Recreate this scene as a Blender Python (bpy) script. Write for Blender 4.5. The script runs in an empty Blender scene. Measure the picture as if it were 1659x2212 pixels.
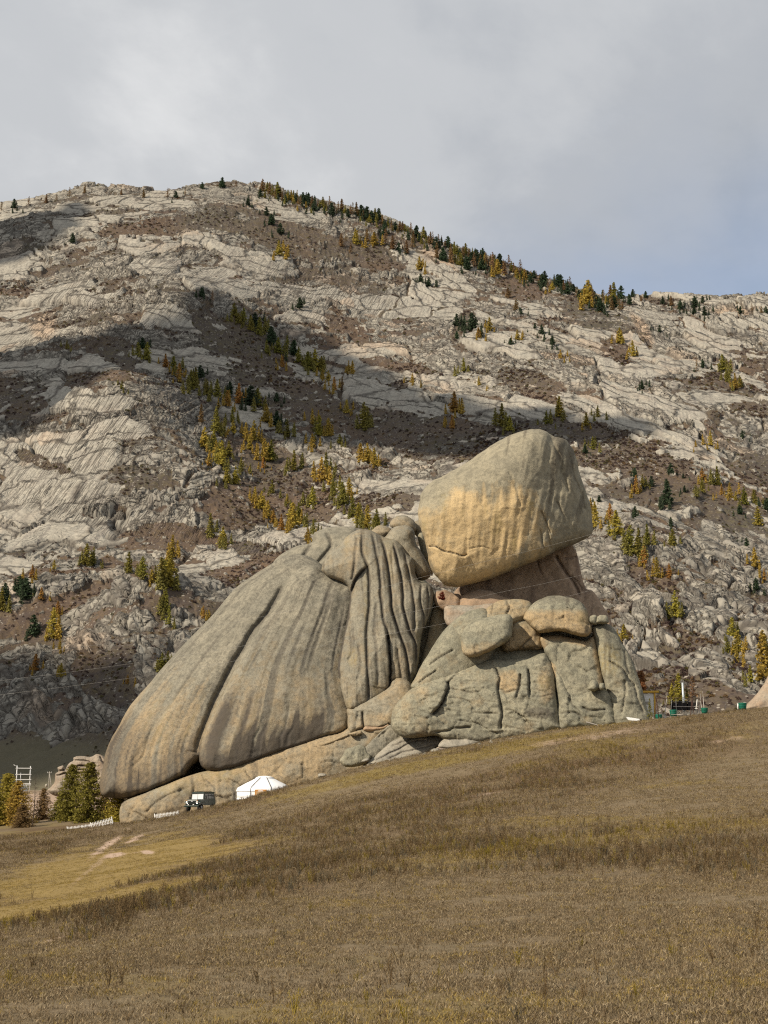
import bpy, bmesh, math, random
import numpy as np
from mathutils import Vector, Matrix

random.seed(7)
RNG = np.random.default_rng(7)
scene = bpy.context.scene
COL = scene.collection

# ------------------------------------------------------------------ camera
F = 2958.0                      # focal length in units of a 1659 x 2212 frame
UC, VC = 829.5, 1106.0
TILT = math.radians(11.4)
cam_data = bpy.data.cameras.new("camera")
cam_data.sensor_fit = 'VERTICAL'
cam_data.sensor_height = 36.0
cam_data.lens = 36.0 * F / 2212.0
cam_data.clip_start = 0.5
cam_data.clip_end = 20000.0
cam = bpy.data.objects.new("camera", cam_data)
cam.location = (0, 0, 0)
cam.rotation_euler = (math.pi / 2 + TILT, 0, 0)
COL.objects.link(cam)
scene.camera = cam

# ------------------------------------------------------------------ light
SUN_EL = math.radians(36)
SUN_AZ = math.radians(56)       # to the left of straight behind the camera
SUN_DIR = Vector((-math.sin(SUN_AZ) * math.cos(SUN_EL), -math.cos(SUN_AZ) * math.cos(SUN_EL), math.sin(SUN_EL)))
sun_data = bpy.data.lights.new("sun", 'SUN')
sun_data.energy = 5.0
sun_data.angle = math.radians(0.55)
sun_data.color = (1.0, 0.885, 0.72)
sun = bpy.data.objects.new("sun", sun_data)
sun.rotation_euler = SUN_DIR.to_track_quat('Z', 'Y').to_euler()
sun.location = (-300, -300, 400)
COL.objects.link(sun)

world = bpy.data.worlds.new("World")
scene.world = world
world.use_nodes = True
wn = world.node_tree
wn.nodes.clear()
def wnode(t, **kw):
    n = wn.nodes.new(t)
    for k, v in kw.items():
        setattr(n, k, v)
    return n
def wmath(op, a, b=None, c=None):
    n = wnode('ShaderNodeMath', operation=op)
    for i, s in enumerate((a, b, c)):
        if s is None:
            continue
        if isinstance(s, (int, float)):
            n.inputs[i].default_value = s
        else:
            wn.links.new(s, n.inputs[i])
    return n.outputs[0]
sky = wnode('ShaderNodeTexSky', sky_type='NISHITA')
sky.sun_disc = False
sky.sun_elevation = SUN_EL
sky.sun_rotation = math.atan2(SUN_DIR.x, SUN_DIR.y)
sky.altitude = 1500
sky.air_density = 1.0
sky.dust_density = 2.5
sky_bg = wnode('ShaderNodeBackground')
sky_bg.inputs['Strength'].default_value = 0.15
wn.links.new(sky.outputs[0], sky_bg.inputs['Color'])
tc = wnode('ShaderNodeTexCoord')
sep = wnode('ShaderNodeSeparateXYZ')
wn.links.new(tc.outputs['Generated'], sep.inputs[0])
den = wmath('ADD', wmath('MAXIMUM', sep.outputs[2], 0.0), 0.22)
px_ = wmath('DIVIDE', sep.outputs[0], den)
py_ = wmath('DIVIDE', sep.outputs[1], den)
comb = wnode('ShaderNodeCombineXYZ')
wn.links.new(px_, comb.inputs[0]); wn.links.new(py_, comb.inputs[1])
def wnoise(scale, detail, rough, off, dist=0.0, sy=1.0):
    m = wnode('ShaderNodeMapping')
    m.inputs['Location'].default_value = off
    m.inputs['Scale'].default_value = (1, sy, 1)
    wn.links.new(comb.outputs[0], m.inputs[0])
    n = wnode('ShaderNodeTexNoise', noise_dimensions='3D')
    n.inputs['Scale'].default_value = scale
    n.inputs['Detail'].default_value = detail
    n.inputs['Roughness'].default_value = rough
    n.inputs['Distortion'].default_value = dist
    wn.links.new(m.outputs[0], n.inputs['Vector'])
    return n.outputs['Fac']
def wramp(fac, stops):
    r = wnode('ShaderNodeValToRGB')
    els = r.color_ramp.elements
    while len(els) > 1:
        els.remove(els[0])
    els[0].position = stops[0][0]; els[0].color = (*stops[0][1], 1)
    for p, c in stops[1:]:
        e = els.new(p); e.color = (*c, 1)
    r.color_ramp.interpolation = 'EASE'
    wn.links.new(fac, r.inputs[0])
    return r.outputs[0]
CLOUD_OFF = (0.35, 0.15, 0.0)
big = wnoise(1.15, 5.0, 0.5, CLOUD_OFF, 0.15, 0.8)
fine = wnoise(2.9, 7.0, 0.58, (2.1, 0.4, 3.0), 0.2, 0.8)
shape = wmath('ADD', wmath('MULTIPLY', big, 0.58), wmath('MULTIPLY', fine, 0.42))
cloud_col = wramp(shape, [(0.34, (0.36, 0.385, 0.42)), (0.44, (0.42, 0.44, 0.47)), (0.53, (0.50, 0.515, 0.535)), (0.66, (0.68, 0.685, 0.69))])
# the deck of cloud ends far off to the front right, where clear sky shows
edge = wmath('ADD', wmath('ADD', py_, wmath('MULTIPLY', px_, 0.6)), wmath('MULTIPLY', wmath('SUBTRACT', wnoise(2.2, 5.0, 0.55, (0.9, 1.9, 7.0), 0.3, 1.0), 0.5), 0.9))
cover = wramp(wmath('SUBTRACT', edge, 1.0), [(0.42, (1, 1, 1)), (0.95, (0.58, 0.58, 0.58))])
cloud_bg = wnode('ShaderNodeBackground')
cloud_bg.inputs['Strength'].default_value = 1.0
wn.links.new(cloud_col, cloud_bg.inputs['Color'])
mixs = wnode('ShaderNodeMixShader')
wn.links.new(cover, mixs.inputs[0])
wn.links.new(sky_bg.outputs[0], mixs.inputs[1])
wn.links.new(cloud_bg.outputs[0], mixs.inputs[2])
wout = wnode('ShaderNodeOutputWorld')
wn.links.new(mixs.outputs[0], wout.inputs[0])

scene.view_settings.view_transform = 'Standard'
scene.view_settings.look = 'None'
scene.view_settings.exposure = 0.2
scene.view_settings.gamma = 1.0
scene.view_settings.use_curve_mapping = False
scene.cycles.max_bounces = 4
scene.cycles.diffuse_bounces = 2
scene.cycles.use_denoising = False
scene.cycles.pixel_filter_type = 'BLACKMAN_HARRIS'
scene.cycles.filter_width = 1.2
scene.cycles.use_adaptive_sampling = True
scene.cycles.adaptive_threshold = 0.015

# ------------------------------------------------------------------ maths
CT, ST = math.cos(TILT), math.sin(TILT)
def P(u, v, Y):
    """the point at forward distance Y on the sight line (u, v)"""
    u = np.asarray(u, float); v = np.asarray(v, float)
    yc = (VC - v) / F
    dy = CT - yc * ST
    dz = ST + yc * CT
    t = Y / dy
    return np.stack(np.broadcast_arrays((u - UC) / F * t, np.asarray(Y, float) + 0 * t, dz * t), -1)
def UV(p):
    x, y, z = p[..., 0], p[..., 1], p[..., 2]
    d = y * CT + z * ST
    h = -y * ST + z * CT
    return UC + F * x / d, VC - F * h / d

def _hash(ix, iy, seed):
    with np.errstate(over='ignore'):
        h = ix.astype(np.int32).view(np.uint32) * np.uint32(374761393) + iy.astype(np.int32).view(np.uint32) * np.uint32(668265263) + np.uint32((seed * 974634777) & 0xFFFFFFFF)
        h = (h ^ (h >> np.uint32(13))) * np.uint32(1274126177)
        h = (h ^ (h >> np.uint32(16))) * np.uint32(2246822519)
        h = (h ^ (h >> np.uint32(15))) & np.uint32(0xFFFFFF)
    return h.astype(np.float32) * np.float32(1.0 / 0xFFFFFF)
def vnoise(x, y, seed=0):
    x = np.atleast_1d(np.asarray(x, np.float32)); y = np.atleast_1d(np.asarray(y, np.float32))
    ix, iy = np.floor(x), np.floor(y)
    fx, fy = x - ix, y - iy
    fx = fx * fx * fx * (fx * (fx * 6 - 15) + 10); fy = fy * fy * fy * (fy * (fy * 6 - 15) + 10)
    a = _hash(ix, iy, seed); b = _hash(ix + 1, iy, seed)
    c = _hash(ix, iy + 1, seed); d = _hash(ix + 1, iy + 1, seed)
    return (a + (b - a) * fx) * (1 - fy) + (c + (d - c) * fx) * fy
def fbm(x, y, seed=0, octv=4, gain=0.5):
    s = 0; amp = 1; tot = 0
    for o in range(octv):
        s = s + amp * vnoise(x, y, seed + 17 * o); tot += amp
        x = x * 2.03 + 5.2; y = y * 1.97 + 1.3; amp *= gain
    return s / tot * 2 - 1
def voro(x, y, seed=0, jit=0.9):
    """F1, F2, random per cell (two), offset to the cell centre"""
    x = np.asarray(x, np.float32); y = np.asarray(y, np.float32)
    ix, iy = np.floor(x), np.floor(y)
    f1 = np.full(x.shape, 9.0, np.float32); f2 = f1.copy()
    r1 = np.zeros_like(f1); r2 = np.zeros_like(f1); ox = np.zeros_like(f1); oy = np.zeros_like(f1)
    for j in (-1, 0, 1):
        for i in (-1, 0, 1):
            cx, cy = ix + i, iy + j
            dx = cx + 0.5 + jit * (_hash(cx, cy, seed) - 0.5) - x
            dy = cy + 0.5 + jit * (_hash(cx, cy, seed + 1) - 0.5) - y
            d = np.sqrt(dx * dx + dy * dy)
            near = d < f1
            f2 = np.where(near, f1, np.minimum(f2, d))
            f1 = np.where(near, d, f1)
            r1 = np.where(near, _hash(cx, cy, seed + 2), r1)
            r2 = np.where(near, _hash(cx, cy, seed + 3), r2)
            ox = np.where(near, dx, ox); oy = np.where(near, dy, oy)
    return f1, f2, r1, r2, ox, oy
def sstep(a, b, x):
    t = np.clip((x - a) / (b - a), 0, 1)
    return t * t * (3 - 2 * t)
class TPS:
    """thin plate spline height z(x, y) through scattered points"""
    def __init__(self, pts, lam=0.0):
        pts = np.asarray(pts, float)
        self.s = 100.0
        self.c = pts[:, :2] / self.s
        n = len(pts)
        K = self.k(np.linalg.norm(self.c[:, None] - self.c[None], axis=-1)) + lam * np.eye(n)
        Q = np.c_[np.ones(n), self.c]
        A = np.block([[K, Q], [Q.T, np.zeros((3, 3))]])
        self.w = np.linalg.solve(A, np.r_[pts[:, 2], 0, 0, 0])
    @staticmethod
    def k(r):
        return np.where(r > 1e-9, r * r * np.log(np.maximum(r, 1e-9)), 0)
    def __call__(self, x, y):
        x = np.asarray(x, float) / self.s; y = np.asarray(y, float) / self.s
        z = self.w[-3] + self.w[-2] * x + self.w[-1] * y
        for (cx, cy), w in zip(self.c, self.w):
            z = z + w * self.k(np.hypot(x - cx, y - cy))
        return z

# ------------------------------------------------------------------ object helpers
def mesh_np(name, verts, faces, mat=None, smooth=True, attrs=None):
    """verts (n,3); faces (m,k) index array; attrs: name -> (n,4) point colours"""
    verts = np.asarray(verts, np.float32); faces = np.asarray(faces, np.int32)
    me = bpy.data.meshes.new(name)
    me.vertices.add(len(verts)); me.vertices.foreach_set('co', verts.ravel())
    k = faces.shape[1]
    me.loops.add(faces.size); me.loops.foreach_set('vertex_index', faces.ravel())
    me.polygons.add(len(faces))
    me.polygons.foreach_set('loop_start', np.arange(0, faces.size, k, dtype=np.int32))
    me.polygons.foreach_set('loop_total', np.full(len(faces), k, np.int32))
    if smooth:
        me.polygons.foreach_set('use_smooth', np.ones(len(faces), bool))
    me.update(calc_edges=True)
    for an, av in (attrs or {}).items():
        if av.shape[1] == 3:
            a = me.attributes.new(an, 'FLOAT_VECTOR', 'POINT')
            a.data.foreach_set('vector', np.asarray(av, np.float32).ravel())
            continue
        a = me.attributes.new(an, 'FLOAT_COLOR', 'POINT')
        a.data.foreach_set('color', np.asarray(av, np.float32).ravel())
    if mat:
        me.materials.append(mat)
    return me
def add(name, data, parent=None, loc=None, label=None, cat=None, group=None, kind=None):
    o = bpy.data.objects.new(name, data)
    COL.objects.link(o)
    if loc is not None:
        o.location = loc
    if parent is not None:
        o.parent = parent
    if label: o['label'] = label
    if cat: o['category'] = cat
    if group: o['group'] = group
    if kind: o['kind'] = kind
    return o
def grid_faces(nr, nc):
    i = np.arange(nr * nc).reshape(nr, nc)
    return np.stack([i[:-1, :-1], i[:-1, 1:], i[1:, 1:], i[1:, :-1]], -1).reshape(-1, 4)
def smooth_line(pts, per=8, closed=False):
    """Catmull-Rom through points"""
    p = np.asarray(pts, float)
    n = len(p)
    out = []
    rng = range(n) if closed else range(n - 1)
    t = np.linspace(0, 1, per, endpoint=False)[:, None]
    for i in rng:
        if closed:
            a, b, c, d = p[(i - 1) % n], p[i], p[(i + 1) % n], p[(i + 2) % n]
        else:
            a, b, c, d = p[max(i - 1, 0)], p[i], p[i + 1], p[min(i + 2, n - 1)]
        out.append(0.5 * (2 * b + (c - a) * t + (2 * a - 5 * b + 4 * c - d) * t ** 2 + (3 * b - a - 3 * c + d) * t ** 3))
    out = np.concatenate(out)
    if not closed:
        out = np.vstack([out, p[-1]])
    return out

# ------------------------------------------------------------------ material helpers
class M:
    """small node-building helper"""
    def __init__(self, name, rough=0.9, spec=0.25):
        self.m = bpy.data.materials.new(name)
        self.m.use_nodes = True
        self.t = self.m.node_tree
        self.b = self.t.nodes['Principled BSDF']
        self.b.inputs['Roughness'].default_value = rough
        self.b.inputs['Specular IOR Level'].default_value = spec
    def n(self, t, **kw):
        n = self.t.nodes.new(t)
        for k, v in kw.items():
            setattr(n, k, v)
        return n
    def put(self, sock, v):
        if v is None: return
        if isinstance(v, (int, float)): sock.default_value = v
        elif isinstance(v, tuple):
            sock.default_value = (*v, 1) if len(v) == 3 and len(sock.default_value) == 4 else v
        else: self.t.links.new(v, sock)
    def attr(self, name):
        a = self.n('ShaderNodeAttribute', attribute_name=name)
        s = self.n('ShaderNodeSeparateColor')
        self.t.links.new(a.outputs['Color'], s.inputs[0])
        return s.outputs[0], s.outputs[1], s.outputs[2]
    def coords(self, kind='Object'):
        return self.n('ShaderNodeTexCoord').outputs[kind]
    def pos(self):
        return self.n('ShaderNodeNewGeometry').outputs['Position']
    def noise(self, vec, scale, detail=4, rough=0.55, dist=0.0, stretch=None, loc=None):
        if stretch or loc:
            mp = self.n('ShaderNodeMapping')
            if stretch: mp.inputs['Scale'].default_value = stretch
            if loc: mp.inputs['Location'].default_value = loc
            self.t.links.new(vec, mp.inputs[0]); vec = mp.outputs[0]
        n = self.n('ShaderNodeTexNoise')
        n.inputs['Scale'].default_value = scale
        n.inputs['Detail'].default_value = detail
        n.inputs['Roughness'].default_value = rough
        n.inputs['Distortion'].default_value = dist
        self.t.links.new(vec, n.inputs['Vector'])
        return n.outputs['Fac']
    def vor(self, vec, scale, feature='F1', rnd=1.0):
        n = self.n('ShaderNodeTexVoronoi', feature=feature)
        n.inputs['Scale'].default_value = scale
        n.inputs['Randomness'].default_value = rnd
        self.t.links.new(vec, n.inputs['Vector'])
        return n
    def math(self, op, a, b=None, c=None, clamp=False):
        n = self.n('ShaderNodeMath', operation=op, use_clamp=clamp)
        for s, v in zip(n.inputs, (a, b, c)): self.put(s, v)
        return n.outputs[0]
    def ramp(self, fac, *stops):
        r = self.n('ShaderNodeValToRGB')
        els = r.color_ramp.elements
        while len(els) > 1: els.remove(els[0])
        for i, (p, c) in enumerate(stops):
            if isinstance(c, (int, float)): c = (c, c, c)
            e = els[0] if i == 0 else els.new(p)
            e.position = p; e.color = (*c, 1)
        self.t.links.new(fac, r.inputs[0])
        return r.outputs[0]
    def mix(self, fac, a, b, mode='MIX'):
        n = self.n('ShaderNodeMix', data_type='RGBA', blend_type=mode)
        self.put(n.inputs[0], fac); self.put(n.inputs[6], a); self.put(n.inputs[7], b)
        return n.outputs[2]
    def bump(self, h, strength=0.5, dist=0.1, prev=None):
        n = self.n('ShaderNodeBump')
        n.inputs['Strength'].default_value = strength
        n.inputs['Distance'].default_value = dist
        self.t.links.new(h, n.inputs['Height'])
        if prev: self.t.links.new(prev, n.inputs['Normal'])
        return n.outputs[0]
    def done(self, color=None, normal=None, rough=None):
        self.put(self.b.inputs['Base Color'], color)
        if normal: self.t.links.new(normal, self.b.inputs['Normal'])
        if rough is not None: self.put(self.b.inputs['Roughness'], rough)
        return self.m
def plain(name, col, rough=0.7, var=0.15, scale=3.0, metal=0.0):
    m = M(name, rough)
    n = m.noise(m.coords(), scale, 5, 0.6)
    c = m.mix(n, tuple(x * (1 - var) for x in col), tuple(min(1, x * (1 + var)) for x in col))
    m.b.inputs['Metallic'].default_value = metal
    return m.done(c)
# ================================================================== GROUND
gc = [  # (u, v, forward distance): the hillside meadow and the valley floor
    (0, 2212, 11.0), (500, 2212, 11.2), (1000, 2212, 11.5), (1659, 2212, 12),
    (0, 2120, 16.5), (500, 2110, 17), (1000, 2100, 18), (1659, 2090, 18),
    (0, 2080, 22), (190, 2018, 28), (340, 1958, 35), (480, 1880, 47), (640, 1835, 56),
    (700, 1990, 29), (1100, 1960, 29), (1659, 1950, 27), (1000, 1880, 42), (1300, 1850, 44), (1659, 1835, 46),
    (0, 2020, 50), (120, 1960, 60), (300, 1880, 78), (0, 1900, 84), (150, 1845, 105), (0, 1825, 122), (430, 1835, 90),
    (700, 1790, 80), (1000, 1760, 80), (1350, 1735, 78), (1659, 1720, 76),
    (330, 1800, 128), (550, 1762, 124), (800, 1700, 118), (1100, 1655, 115), (1400, 1620, 112), (1659, 1595, 112),
    (145, 1795, 150), (240, 1783, 150), (380, 1768, 150), (440, 1752, 149), (520, 1734, 141), (570, 1714, 141), (630, 1690, 141), (800, 1655, 143),
    (1000, 1613, 143), (1200, 1575, 148), (1400, 1556, 149), (1500, 1545, 152), (1659, 1530, 150), (1760, 1518, 150), (1900, 1490, 152),
    (-150, 1815, 150), (-150, 1960, 60), (-200, 2100, 25), (-300, 1800, 180), (1900, 1700, 76), (1900, 1950, 27), (1900, 2200, 12),
]
gc += [(800, 1674, 158), (950, 1632, 158), (1050, 1615, 158), (1200, 1585, 159), (1390, 1566, 162), (640, 1712, 157), (570, 1748, 154), (1560, 1548, 165), (480, 1760, 157), (860, 1640, 150), (950, 1625, 149), (1050, 1607, 149)]
gp = [P(u, v, Y) for u, v, Y in gc]
gp += [np.array(p) for p in [(-60, 190, -3.6), (-40, 190, -2.5), (-20, 185, -2.0), (0, 185, 1.0), (25, 185, 4.5), (45, 190, 6.5), (-80, 260, -1.6), (-40, 260, -1.2),
       (0, 260, 0.5), (50, 260, 5), (80, 200, 9), (-90, 330, -0.6), (0, 330, 0), (80, 330, 4), (-150, 450, -1), (0, 450, -1), (150, 450, 2), (-160, 200, -4), (-250, 420, 0), (250, 420, 6),
       (0, 0, -1.65), (-6, 0, -2.2), (6, 0, -1.3), (-60, 20, -6), (60, 20, 6), (0, -40, -2.5), (-50, -40, -5), (50, -40, 4), (-120, 90, -6), (120, 90, 14)]]
ground_tps = TPS(gp, 0.02)
def soil_relief(x, y):
    r = np.hypot(x, y)
    return (0.10 * fbm(x / 3.1, y / 3.1, 3) + 0.25 * fbm(x / 14, y / 14, 5)) * np.clip(r / 30, 0.3, 1)
def ground_z(x, y):
    return ground_tps(x, y) + soil_relief(x, y)
def cr_weights(n, k):
    """Catmull-Rom weights that refine every k-th sample back to n samples"""
    m = (n - 1 + k - 1) // k + 1
    W = np.zeros((n, m))
    for i in range(n):
        j = min(i // k, m - 2); t = (i - j * k) / k
        w = (-0.5 * t + t * t - 0.5 * t ** 3, 1 - 2.5 * t * t + 1.5 * t ** 3, 0.5 * t + 2 * t * t - 1.5 * t ** 3, -0.5 * t * t + 0.5 * t ** 3)
        for q in range(4):
            W[i, min(max(j - 1 + q, 0), m - 1)] += w[q]
    return W
def tps_on_fan(tps, x, y, k):
    nr, nc = x.shape
    ri = np.minimum(np.arange(0, nr + k - 1, k), nr - 1); ci = np.minimum(np.arange(0, nc + k - 1, k), nc - 1)
    Wr, Wc = cr_weights(nr, k), cr_weights(nc, k)
    ri = ri[:Wr.shape[1]]; ci = ci[:Wc.shape[1]]
    z = tps(x[np.ix_(ri, ci)], y[np.ix_(ri, ci)])
    return Wr @ z @ Wc.T

def fan(az_in, n_in, az_out, n_out, r0, r1, nr):
    """a polar sheet: fine inside +-az_in degrees, coarse out to +-az_out"""
    a = np.concatenate([np.linspace(-az_out, -az_in, n_out, endpoint=False), np.linspace(-az_in, az_in, n_in), np.linspace(az_in, az_out, n_out + 1)[1:]])
    r = np.geomspace(r0, r1, nr)
    A, R = np.meshgrid(np.radians(a), r)
    return R * np.sin(A), R * np.cos(A), len(a)

# cover masks as functions of the place on the ground (painted through the sight lines once, used as attributes)
def blob(u, v, cu, cv, ru, rv, rot=0.0, n=None):
    c, s = math.cos(math.radians(rot)), math.sin(math.radians(rot))
    du, dv = u - cu, v - cv
    a = (du * c + dv * s) / ru; b = (-du * s + dv * c) / rv
    d = np.sqrt(a * a + b * b)
    if n is not None: d = d + n
    return 1 - sstep(0.55, 1.35, d)
def ground_cover(x, y, z):
    u, v = UV(np.stack([x, y, z], -1))
    n1 = fbm(x / 9, y / 9, 31, 4); n2 = fbm(x / 2.2, y / 2.2, 37, 4); n3 = fbm(x / 30, y / 22, 41, 3)
    nn = 0.75 * n1 + 0.5 * n2
    track = np.maximum.reduce([blob(u, v, 190, 1905, 300, 58, -8, nn), blob(u, v, 40, 1990, 300, 72, -18, nn), blob(u, v, 330, 1850, 130, 35, -15, nn)]) * sstep(40, 50, np.hypot(x, y))
    brush = (0.30 + 0.70 * sstep(-0.45, 0.35, n2 + 0.8 * n1)) * np.maximum.reduce([
        0.8 * blob(u, v, 560, 1880, 260, 42, -22, 0.9 * nn), 0.7 * blob(u, v, 900, 1850, 300, 34, -9, 0.8 * nn), blob(u, v, 260, 1965, 190, 42, -28, 0.6 * nn),
        blob(u, v, 1150, 1690, 560, 60, -13, 0.8 * nn), blob(u, v, 700, 1770, 330, 34, -14, 0.8 * nn), blob(u, v, 60, 1830, 130, 26, 0, 0.6 * nn),
        0.65 * blob(u, v, 1480, 1800, 320, 30, -8, 0.8 * nn), 0.75 * sstep(-0.05, 0.5, n3 + 0.6 * n1), blob(u, v, 560, 1720, 160, 12, -18, 0.6 * nn)])
    yellow = np.maximum.reduce([0.55 * blob(u, v, 1280, 1815, 420, 26, -7, nn), blob(u, v, 1100, 1835, 90, 22, -8, nn), blob(u, v, 980, 1640, 380, 14, -12, nn), 0.6 * sstep(0.25, 0.6, fbm(x / 6, y / 6, 43))])
    n4 = fbm(x / 1.1, y / 1.6, 47, 4); nb = 0.55 * n1 + 0.9 * n4
    bare = np.maximum.reduce([blob(u, v, 237, 1823, 40, 6, -36, nb), blob(u, v, 252, 1847, 26, 4, -8, nb), blob(u, v, 290, 1813, 22, 4, -28, nb), blob(u, v, 318, 1841, 9, 3, 0, nb), blob(u, v, 110, 2032, 70, 6, -18, nb),
                              0.5 * blob(u, v, 1060, 1713, 50, 3, -9, nb), 0.45 * blob(u, v, 1290, 1588, 130, 6, -9, nb), 0.5 * blob(u, v, 1560, 1600, 40, 3, -9, nb), 0.4 * blob(u, v, 205, 1870, 60, 4, -40, nb),
                              0.8 * blob(u, v, 150, 1735, 190, 32, 0, 0.6 * nn)])
    return np.clip(track, 0, 1), np.clip(brush, 0, 1), np.clip(yellow, 0, 1), np.clip(bare, 0, 1)

gx, gy, gcn = fan(18, 560, 75, 30, 2.0, 460.0, 620)
gz = ground_z(gx, gy)
tr_, br_, ye_, ba_ = ground_cover(gx, gy, gz)
gv = np.stack([gx, gy, gz], -1).reshape(-1, 3)
g = M("meadow_soil", 0.95, 0.1)
a_track, a_brush, a_yellow = g.attr("cover")
a_bare, _, _ = g.attr("bare")
pos = g.pos()
f1 = g.noise(pos, 6.0, 6, 0.65); f2 = g.noise(pos, 0.7, 5, 0.6); f3 = g.noise(pos, 0.12, 4, 0.5)
c = g.mix(f1, (0.105, 0.078, 0.046), (0.235, 0.182, 0.115))
c = g.mix(g.math('MULTIPLY', g.ramp(f2, (0.45, 0), (0.7, 1)), 0.5), c, (0.135, 0.110, 0.066))
c = g.mix(a_brush, c, g.mix(f1, (0.062, 0.038, 0.020), (0.135, 0.085, 0.042)))
c = g.mix(g.math('MULTIPLY', a_yellow, 0.75), c, g.mix(f1, (0.13, 0.10, 0.03), (0.25, 0.185, 0.065)))
c = g.mix(g.math('MULTIPLY', a_track, 0.9), c, g.mix(f1, (0.17, 0.122, 0.045), (0.30, 0.215, 0.085)))
c = g.mix(a_bare, c, g.mix(f2, (0.30, 0.21, 0.15), (0.46, 0.35, 0.27)))
nb = g.bump(f1, 0.8, 0.06)
meadow_mat = g.done(c, nb)
one = np.ones(gx.size)
gme = mesh_np("ground", gv, grid_faces(gx.shape[0], gcn)[:, ::-1], meadow_mat,
              attrs={"cover": np.stack([tr_.ravel(), br_.ravel(), ye_.ravel(), one], -1), "bare": np.stack([ba_.ravel()] * 3 + [one], -1)})
ground = add("ground", gme, kind="structure", label="brown dry autumn meadow sloping up to the right")

# ================================================================== MOUNTAIN
mc = [
    (-250, 1690, 440), (0, 1690, 430), (100, 1692, 425), (200, 1650, 420),
    (-250, 1560, 480), (0, 1560, 480), (200, 1560, 460), (330, 1560, 420),
    (-250, 1420, 540), (0, 1420, 545), (150, 1420, 530), (300, 1420, 470), (400, 1400, 500),
    (-250, 1250, 620), (0, 1240, 600), (70, 1260, 575), (130, 1290, 580), (250, 1235, 530), (340, 1300, 515), (375, 1250, 555), (500, 1230, 590), (640, 1200, 600),
    (0, 1130, 680), (250, 1130, 680), (420, 1130, 680), (600, 1130, 690), (750, 1130, 640), (850, 1100, 640),
    (-250, 950, 780), (0, 950, 780), (200, 960, 745), (380, 960, 745), (460, 1000, 765), (560, 1000, 800), (700, 1000, 800), (850, 1000, 760),
    (-250, 800, 880), (0, 800, 900), (130, 820, 860), (260, 800, 815), (340, 860, 800), (420, 850, 880), (560, 860, 905), (700, 880, 900), (860, 880, 890), (1000, 880, 850),
    (60, 720, 980), (250, 720, 930), (440, 640, 1020), (480, 740, 985), (650, 740, 1040), (850, 740, 1050), (1050, 760, 1000), (1250, 800, 940), (1450, 830, 900), (1659, 860, 900), (1900, 900, 900),
    (-250, 600, 1120), (0, 580, 1140), (200, 560, 1150), (400, 540, 1180), (600, 560, 1200), (800, 580, 1220), (1000, 620, 1200), (1200, 680, 1120), (1400, 740, 1060),
    (1000, 1000, 720), (1250, 1000, 700), (1450, 1000, 700), (1659, 1000, 740), (1900, 1000, 760),
    (1300, 1150, 540), (1450, 1140, 560), (1560, 1180, 590), (1659, 1150, 610), (1900, 1150, 650),
    (1330, 1320, 430), (1450, 1320, 440), (1600, 1320, 470), (1900, 1320, 500),
    (1400, 1450, 360), (1550, 1450, 370), (1659, 1440, 370), (1900, 1420, 380), (1450, 1530, 320), (1600, 1510, 320), (1800, 1490, 330),
]
ridge = [(-250, 520, 1300), (-100, 470, 1330), (0, 446, 1350), (100, 430, 1360), (185, 408, 1370), (260, 412, 1380), (330, 420, 1390), (385, 418, 1390), (440, 398, 1400), (520, 395, 1400),
         (600, 412, 1390), (700, 440, 1380), (800, 462, 1370), (900, 502, 1360), (1000, 540, 1340), (1100, 572, 1320), (1180, 602, 1300), (1260, 630, 1290), (1340, 655, 1300), (1390, 640, 1320), (1450, 652, 1330),
         (1510, 672, 1340), (1570, 676, 1350), (1620, 664, 1360), (1700, 672, 1370), (1900, 700, 1380)]
mp = [P(u, v, Y) for u, v, Y in mc] + [P(*q) for q in ridge]
for u, v, Y in ridge:           # the far side falls away behind the skyline
    q = P(u, v, Y); k = 1.16
    mp.append(np.array([q[0] * k, q[1] * k, q[2] - 60]))
mp += [np.array(q) for q in [(-330, 330, -14), (-120, 330, -14), (0, 330, -10), (40, 300, -4), (120, 280, 0), (260, 290, 2), (0, 480, 20), (0, 400, 2)]]
mtn_tps = TPS(mp, 0.02)

mx, my, mcn = fan(16.6, 960, 27, 36, 250.0, 1700.0, 860)
mz = tps_on_fan(mtn_tps, mx, my, 5)
mr = np.hypot(mx, my)
# base normals
def grid_normals(x, y, z):
    p = np.stack([x, y, z], -1)
    du = np.gradient(p, axis=1); dv = np.gradient(p, axis=0)
    n = np.cross(du, dv)
    n /= np.linalg.norm(n, axis=-1, keepdims=True) + 1e-12
    return np.where(n[..., 2:3] < 0, -n, n)
mn = grid_normals(mx, my, mz)
mu, mv = UV(np.stack([mx, my, mz], -1))
# ---- strata: onion-like sheets round a point deep under the mountain
Xc, Zc = -100.0, -250.0
wx = 30 * fbm(mx / 90, my / 120, 51, 4); wz = 26 * fbm(mx / 85, my / 110, 57, 4)
sx, sz = mx - Xc + wx, mz * 1.0 - Zc + wz
rho = np.hypot(sx, sz); phi = np.arctan2(sx, sz)
sa, sb = phi * rho, rho
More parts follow.
